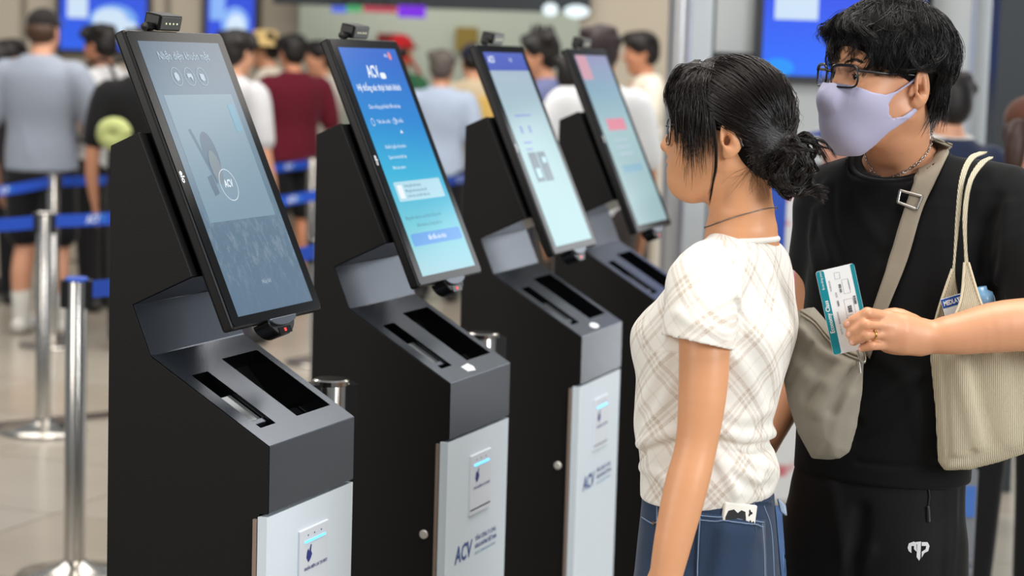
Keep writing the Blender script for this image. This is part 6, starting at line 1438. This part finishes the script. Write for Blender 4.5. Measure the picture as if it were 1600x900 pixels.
r, k, H = crowd(418, 78, 14.85, 170, 'person in white with a straw hat behind the man in maroon', (214, 206, 192), (190, 180, 164), arms=('fwd', 'fwd'))
hb = bmesh.new(); M = Matrix.Translation(Vector(r.location)+Vector((-0.02, 0, H.o[2]+.035*k))); bm_lathe([(.10, .0), (.17, -.008), (.172, -.002), (.105, .012), (.10, .06), (.08, .10), (.0, .108)], 28, hb, M); tag(bobj('straw_hat', hb, fabric('straw', (206, 178, 120), .9, .5, 200), smooth=True), 'straw hat with a brim above the people left of the second kiosk', 'hat')
r, k, H = crowd(458, 84, 14.15, 120, 'man in maroon T-shirt and black shorts, back turned, between the first two kiosks', (92, 18, 36), (20, 20, 24), shorts=True, skin=(198, 134, 100), build=1.12, arms=('down', 'down'))
r, k, H = crowd(502, 92, 14.95, 200, 'dark-haired person with a ponytail behind the man in maroon', (204, 200, 190), (70, 66, 60), pony=True)
r, k, H = crowd(624, 82, 14.7, 60, 'person in green top and red cap behind the screen of the second kiosk', (44, 92, 62), (40, 40, 46), cap=(170, 24, 30))
backpack(r, k, m_bpr, 'red backpack worn by the person in the green top', dz=.04)
r, k, H = crowd(690, 108, 13.6, 85, 'grey-haired person in pale blue T-shirt, back turned, between second and third kiosks', (168, 182, 204), (24, 24, 28), hair=(84, 76, 72), build=1.02)
r, k, H = crowd(740, 96, 14.1, 105, 'person in beige vest and navy cap left of the third kiosk', (196, 180, 152), (60, 58, 60), cap=(30, 34, 56), arms=('fwd', 'fwd'))
q = P(752, 172, 13.84); tag(bobj('carton', bm_box((-.09, -.07, -.09), (.09, .07, .09), None, Matrix.Translation(q)), mat('straw_carton', (214, 178, 96), .8), bevel=.01), 'pale yellow box at the back of the person in the beige vest', 'box')
r, k, H = crowd(850, 88, 12.0, 165, 'person with spiky dark hair and slate blue shirt, between third and fourth kiosks', (96, 102, 140), (50, 50, 58), arms=('fwd', 'down'))
C = Sdf(H.o-.2, H.o+.24, .009)
for a in range(12): C.add(cone(H.p(.05-.012*a, .03*sin(a*2.3), .10), H.p(.03-.010*a, .02*sin(a*2.3), .165+.02*cos(a*3.)), .022, .006), .01)
sdf_obj('hair_tuft', C, hair_mat('hair_22_18', (22, 18, 17)), r, 1)
r, k, H = crowd(826, 118, 14.6, 190, 'person in white top with brown hair, seen between the third and fourth screens', (224, 220, 214), (150, 96, 70), hair=(90, 56, 40), arms=('fwd', 'fwd'))
r, k, H = crowd(893, 122, 11.2, 75, 'dark-haired person in grey-green shirt behind the fourth screen', (128, 130, 118), (60, 56, 52), arms=('bent', 'down'))
r, k, H = crowd(938, 86, 9.6, 90, 'man in white shirt with back turned, directly behind the fourth screen', (226, 228, 232), (60, 54, 54), hair=(44, 30, 34), build=.92)
r, k, H = crowd(1006, 84, 13.0, 185, 'dark-haired man in cream shirt standing alone by the beige wall', (222, 216, 200), (70, 66, 62), arms=('fwd', 'down'), skin=(190, 130, 98))
r, k, H = crowd(1484, 165, 7.4, 110, 'man with short black hair and navy jacket, back turned, behind the masked man', (38, 46, 70), (30, 30, 36), skin=(206, 150, 124), arms=('fwd', 'fwd'))
V, F = tube_mesh([(np.array([(H.o[0]-.02+.075*k*cos(a), .078*k*sin(a), H.o[2]-.125*k+.012*cos(a)) for a in np.linspace(0, 2*pi, 29)]), .020)], 10); fast_mesh('collar', V, F, fabric('white_collar', (214, 212, 208), .9), r)
r, k, H = crowd(1606, 210, 6.2, 60, 'woman in black with a brown cap and ponytail at the right edge', (20, 20, 22), (16, 16, 18), cap=(86, 52, 38), hair=(54, 34, 28), pony=True, build=1.0)
r, k, H = crowd(1322, 225, 8.2, 190, 'child in blue cap behind the shoulder of the masked man', (40, 70, 150), (60, 60, 70), cap=(36, 66, 150), skin=(222, 164, 140))

# ------------------------------------------------------------------ screens, signs and fittings on the walls
def screen(px0, px1, py0, py1, y, label, stops, shapes=()):
    a = P(px0, py0, y); b = P(px1, py1, y); x0, x1 = a.x, b.x; z1, z0 = a.z, b.z
    r = bobj('display_screen', bm_box((x0-.03, y, z0-.03), (x1+.03, y+.08, z1+.03)), mat('screen_case', (30, 32, 38), .4), bevel=.006); tag(r, label, 'screen', 'wall screens')
    m = bpy.data.materials.new('screen_picture'); m.use_nodes = True; n, l = nodes(m); bs = n['Principled BSDF']; tc = n.new('ShaderNodeTexCoord'); sp = n.new('ShaderNodeSeparateXYZ'); l.new(tc.outputs['Generated'], sp.inputs[0]); rp = n.new('ShaderNodeValToRGB'); l.new(sp.outputs['Z'], rp.inputs['Fac'])
    rp.color_ramp.elements[0].color = (*lin(stops[0]), 1); rp.color_ramp.elements[1].color = (*lin(stops[1]), 1); l.new(rp.outputs['Color'], bs.inputs['Emission Color']); bs.inputs['Emission Strength'].default_value = 1.0; bs.inputs['Base Color'].default_value = (.01, .01, .02, 1)
    bobj('picture', bm_box((x0, y-.004, z0), (x1, y+.001, z1)), m, r)
    W_, H_ = x1-x0, z1-z0
    for kind, c, u, v, su, sv in shapes:
        cx, cz = x0+u*W_, z1-v*H_; g = glow('sign_%d_%d_%d' % c, c, 1.0)
        pts = [(cx+su*W_*cos(t), cz+sv*H_*sin(t)) for t in np.linspace(0, 2*pi, 22)[:-1]] if kind == 'o' else [(cx-su*W_, cz-sv*H_), (cx+su*W_, cz-sv*H_), (cx+su*W_, cz+sv*H_), (cx-su*W_, cz+sv*H_)]
        bm = bmesh.new(); d_ = .006+.002*len(r.children); f = bm.faces.new([bm.verts.new((p[0], y-d_, p[1])) for p in pts]); bmesh.ops.recalc_face_normals(bm, faces=bm.faces[:]); bobj('picture_shape', bm, g, r)
    return r
wh, pb_ = (206, 226, 246), (120, 170, 240)
screen(95, 228, -40, 80, 15.42, 'large bright blue wall screen at upper left with a white picture', ((20, 92, 232), (24, 66, 212)), (('r', wh, .20, .42, .12, .16), ('o', pb_, .62, .60, .28, .22), ('o', wh, .58, .58, .20, .15), ('o', wh, .75, .74, .17, .16)))
screen(325, 396, -40, 85, 15.42, 'blue wall screen behind the second person from the first kiosk, narrower', ((24, 70, 220), (26, 70, 214)), (('r', pb_, .22, .42, .16, .16), ('o', pb_, .60, .62, .30, .22), ('o', wh, .62, .64, .20, .15)))
screen(1196, 1440, -30, 124, 8.72, 'large blue wall screen above the woman, with a white square at its top', ((0, 106, 252), (14, 58, 226)), (('r', wh, .20, .27, .135, .135), ('o', (40, 150, 250), .10, .92, .10, .10)))
screen(1100, 1168, 92, 108, 8.73, 'small blue sign mostly hidden behind the hair of the woman', ((40, 130, 240), (40, 120, 236)))
screen(1518, 1531, 140, 222, 9.54, 'narrow blue sign behind the man with short black hair', ((30, 96, 220), (30, 96, 220)))
# coloured light signs under the dark beam
for k, (x0, x1, y0, y1, c) in enumerate([(518, 540, 9, 20, (70, 100, 230)), (541, 565, 8, 19, (60, 170, 100)), (567, 620, 9, 20, (190, 60, 80)), (622, 664, 8, 28, (130, 40, 235))]):
    a, b = P(x0, y0, 14.8), P(x1, y1, 14.8); ls_ = tag(bobj('light_sign', bm_box((a.x, 14.80, b.z), (b.x, 14.89, a.z)), glow('sign_c_%d' % k, c, .9), bevel=.01), '%s light sign under the dark beam above the second kiosk' % ('blue', 'green', 'red', 'purple')[k], 'sign', 'coloured light signs'); bobj('hanger', bm_box(((a.x+b.x)/2-.02, 14.82, a.z-.01), ((a.x+b.x)/2+.02, 14.92, 2.05)), m_beam, ls_)
for k, (x, y, w) in enumerate([(860, 15, 12), (901, 18, 20)]):
    q = P(x, y, 14.7); bm = bmesh.new(); bmesh.ops.create_uvsphere(bm, u_segments=16, v_segments=10, radius=1.0); bmesh.ops.transform(bm, matrix=Matrix.Translation(q) @ Matrix.Diagonal((w*14.7/FPX, .05, .045, 1)), verts=bm.verts[:]); tag(bobj('ceiling_lamp', bm, glow('lamp_glass', (226, 240, 244), 1.3), smooth=True), ('round', 'wide')[k]+' glowing lamp at the right end of the dark beam', 'lamp')
a, b = P(712, 42, 16.9), P(746, 80, 16.9); tag(bobj('ochre_sign', bm_box((a.x, 16.9, b.z), (b.x, 16.97, a.z)), mat('ochre_panel', (176, 150, 70), .6), bevel=.01), 'ochre sign on the pale green wall left of the third kiosk', 'sign')
a, b = P(590, 52, 16.9), P(622, 70, 16.9); tag(bobj('wall_panel', bm_box((a.x, 16.88, b.z), (b.x, 16.97, a.z)), mat('dark_red_panel', (150, 30, 36), .6), bevel=.01), 'dark red sign on the pale green wall above the second kiosk', 'sign')
# banner stand between the woman and the man
m_ban = bpy.data.materials.new('banner_print'); m_ban.use_nodes = True; n_, l_ = nodes(m_ban); b_ = n_['Principled BSDF']; b_.inputs['Roughness'].default_value = .5; tc_ = n_.new('ShaderNodeTexCoord'); nz = n_.new('ShaderNodeTexNoise'); nz.inputs['Scale'].default_value = 9; l_.new(tc_.outputs['Object'], nz.inputs['Vector'])
rp = n_.new('ShaderNodeValToRGB'); el_ = rp.color_ramp.elements; el_[0].position = .36; el_[0].color = (*lin((206, 110, 120)), 1); el_[1].position = .46; el_[1].color = (*lin((226, 228, 230)), 1); l_.new(nz.outputs['Fac'], rp.inputs['Fac']); l_.new(rp.outputs['Color'], b_.inputs['Base Color'])
y = 7.4; x0, x1 = P(1196, 400, y).x, P(1275, 400, y).x; zt = P(1230, 262, y).z
bn = thing('banner_stand', 'white and red banner stand seen between the woman and the masked man', 'banner', ((x0+x1)/2, y, 0))
hwid = (x1-x0)/2; bobj('banner', bm_box((-hwid, -.004, .06), (hwid, .004, zt)), m_ban, bn); bobj('stripe', bm_box((-hwid, -.007, zt-.30), (-hwid+.065, -.0042, zt)), mat('banner_blue', (40, 84, 190), .5), bn); bobj('base', bm_box((-hwid-.02, -.10, 0), (hwid+.02, .10, .06)), m_pole, bn, bevel=.01); bobj('top_rail', bm_box((-hwid-.01, -.012, zt), (hwid+.01, .012, zt+.02)), m_pole, bn, bevel=.004)
# white handrail by the column
a, b = P(960, 205, 12.2), P(1040, 205, 12.2); rl = thing('handrail', 'white handrail in front of the man in cream by the column', 'handrail', (a.x, 12.2, 0)); bobj('rail', bm_box((0, -.03, a.z-.03), (b.x-a.x, .03, a.z+.03)), mat('white_rail', (206, 200, 190), .5), rl, bevel=.01)
for t in (0.02, b.x-a.x-.02): bobj('leg', bm_box((t-.02, -.02, 0), (t+.02, .02, a.z)), MATS['white_rail'], rl, bevel=.005)
# slatted machine at the lower right
c = P(1516, 800, 5.3); mc = thing('air_unit', 'grey slatted metal air unit low behind the legs of the masked man', 'air unit', (c.x, c.y, 0)); hh = P(1516, 735, 5.3).z
bobj('body', bm_box((-.10, 0, 0.0), (.015, .30, hh)), mat('air_unit_metal', (120, 124, 130), .4, .5), mc, bevel=.006)
for k in range(12): bobj('slat', bm_box((-.095, -.012, .04+k*.028), (.012, 0.0, .04+k*.028+.014)), MATS['air_unit_metal'], mc)
bobj('display', bm_box((-.05, -.006, hh-.12), (.01, 0, hh-.04)), glow('unit_blue', (70, 120, 200), .7), mc)
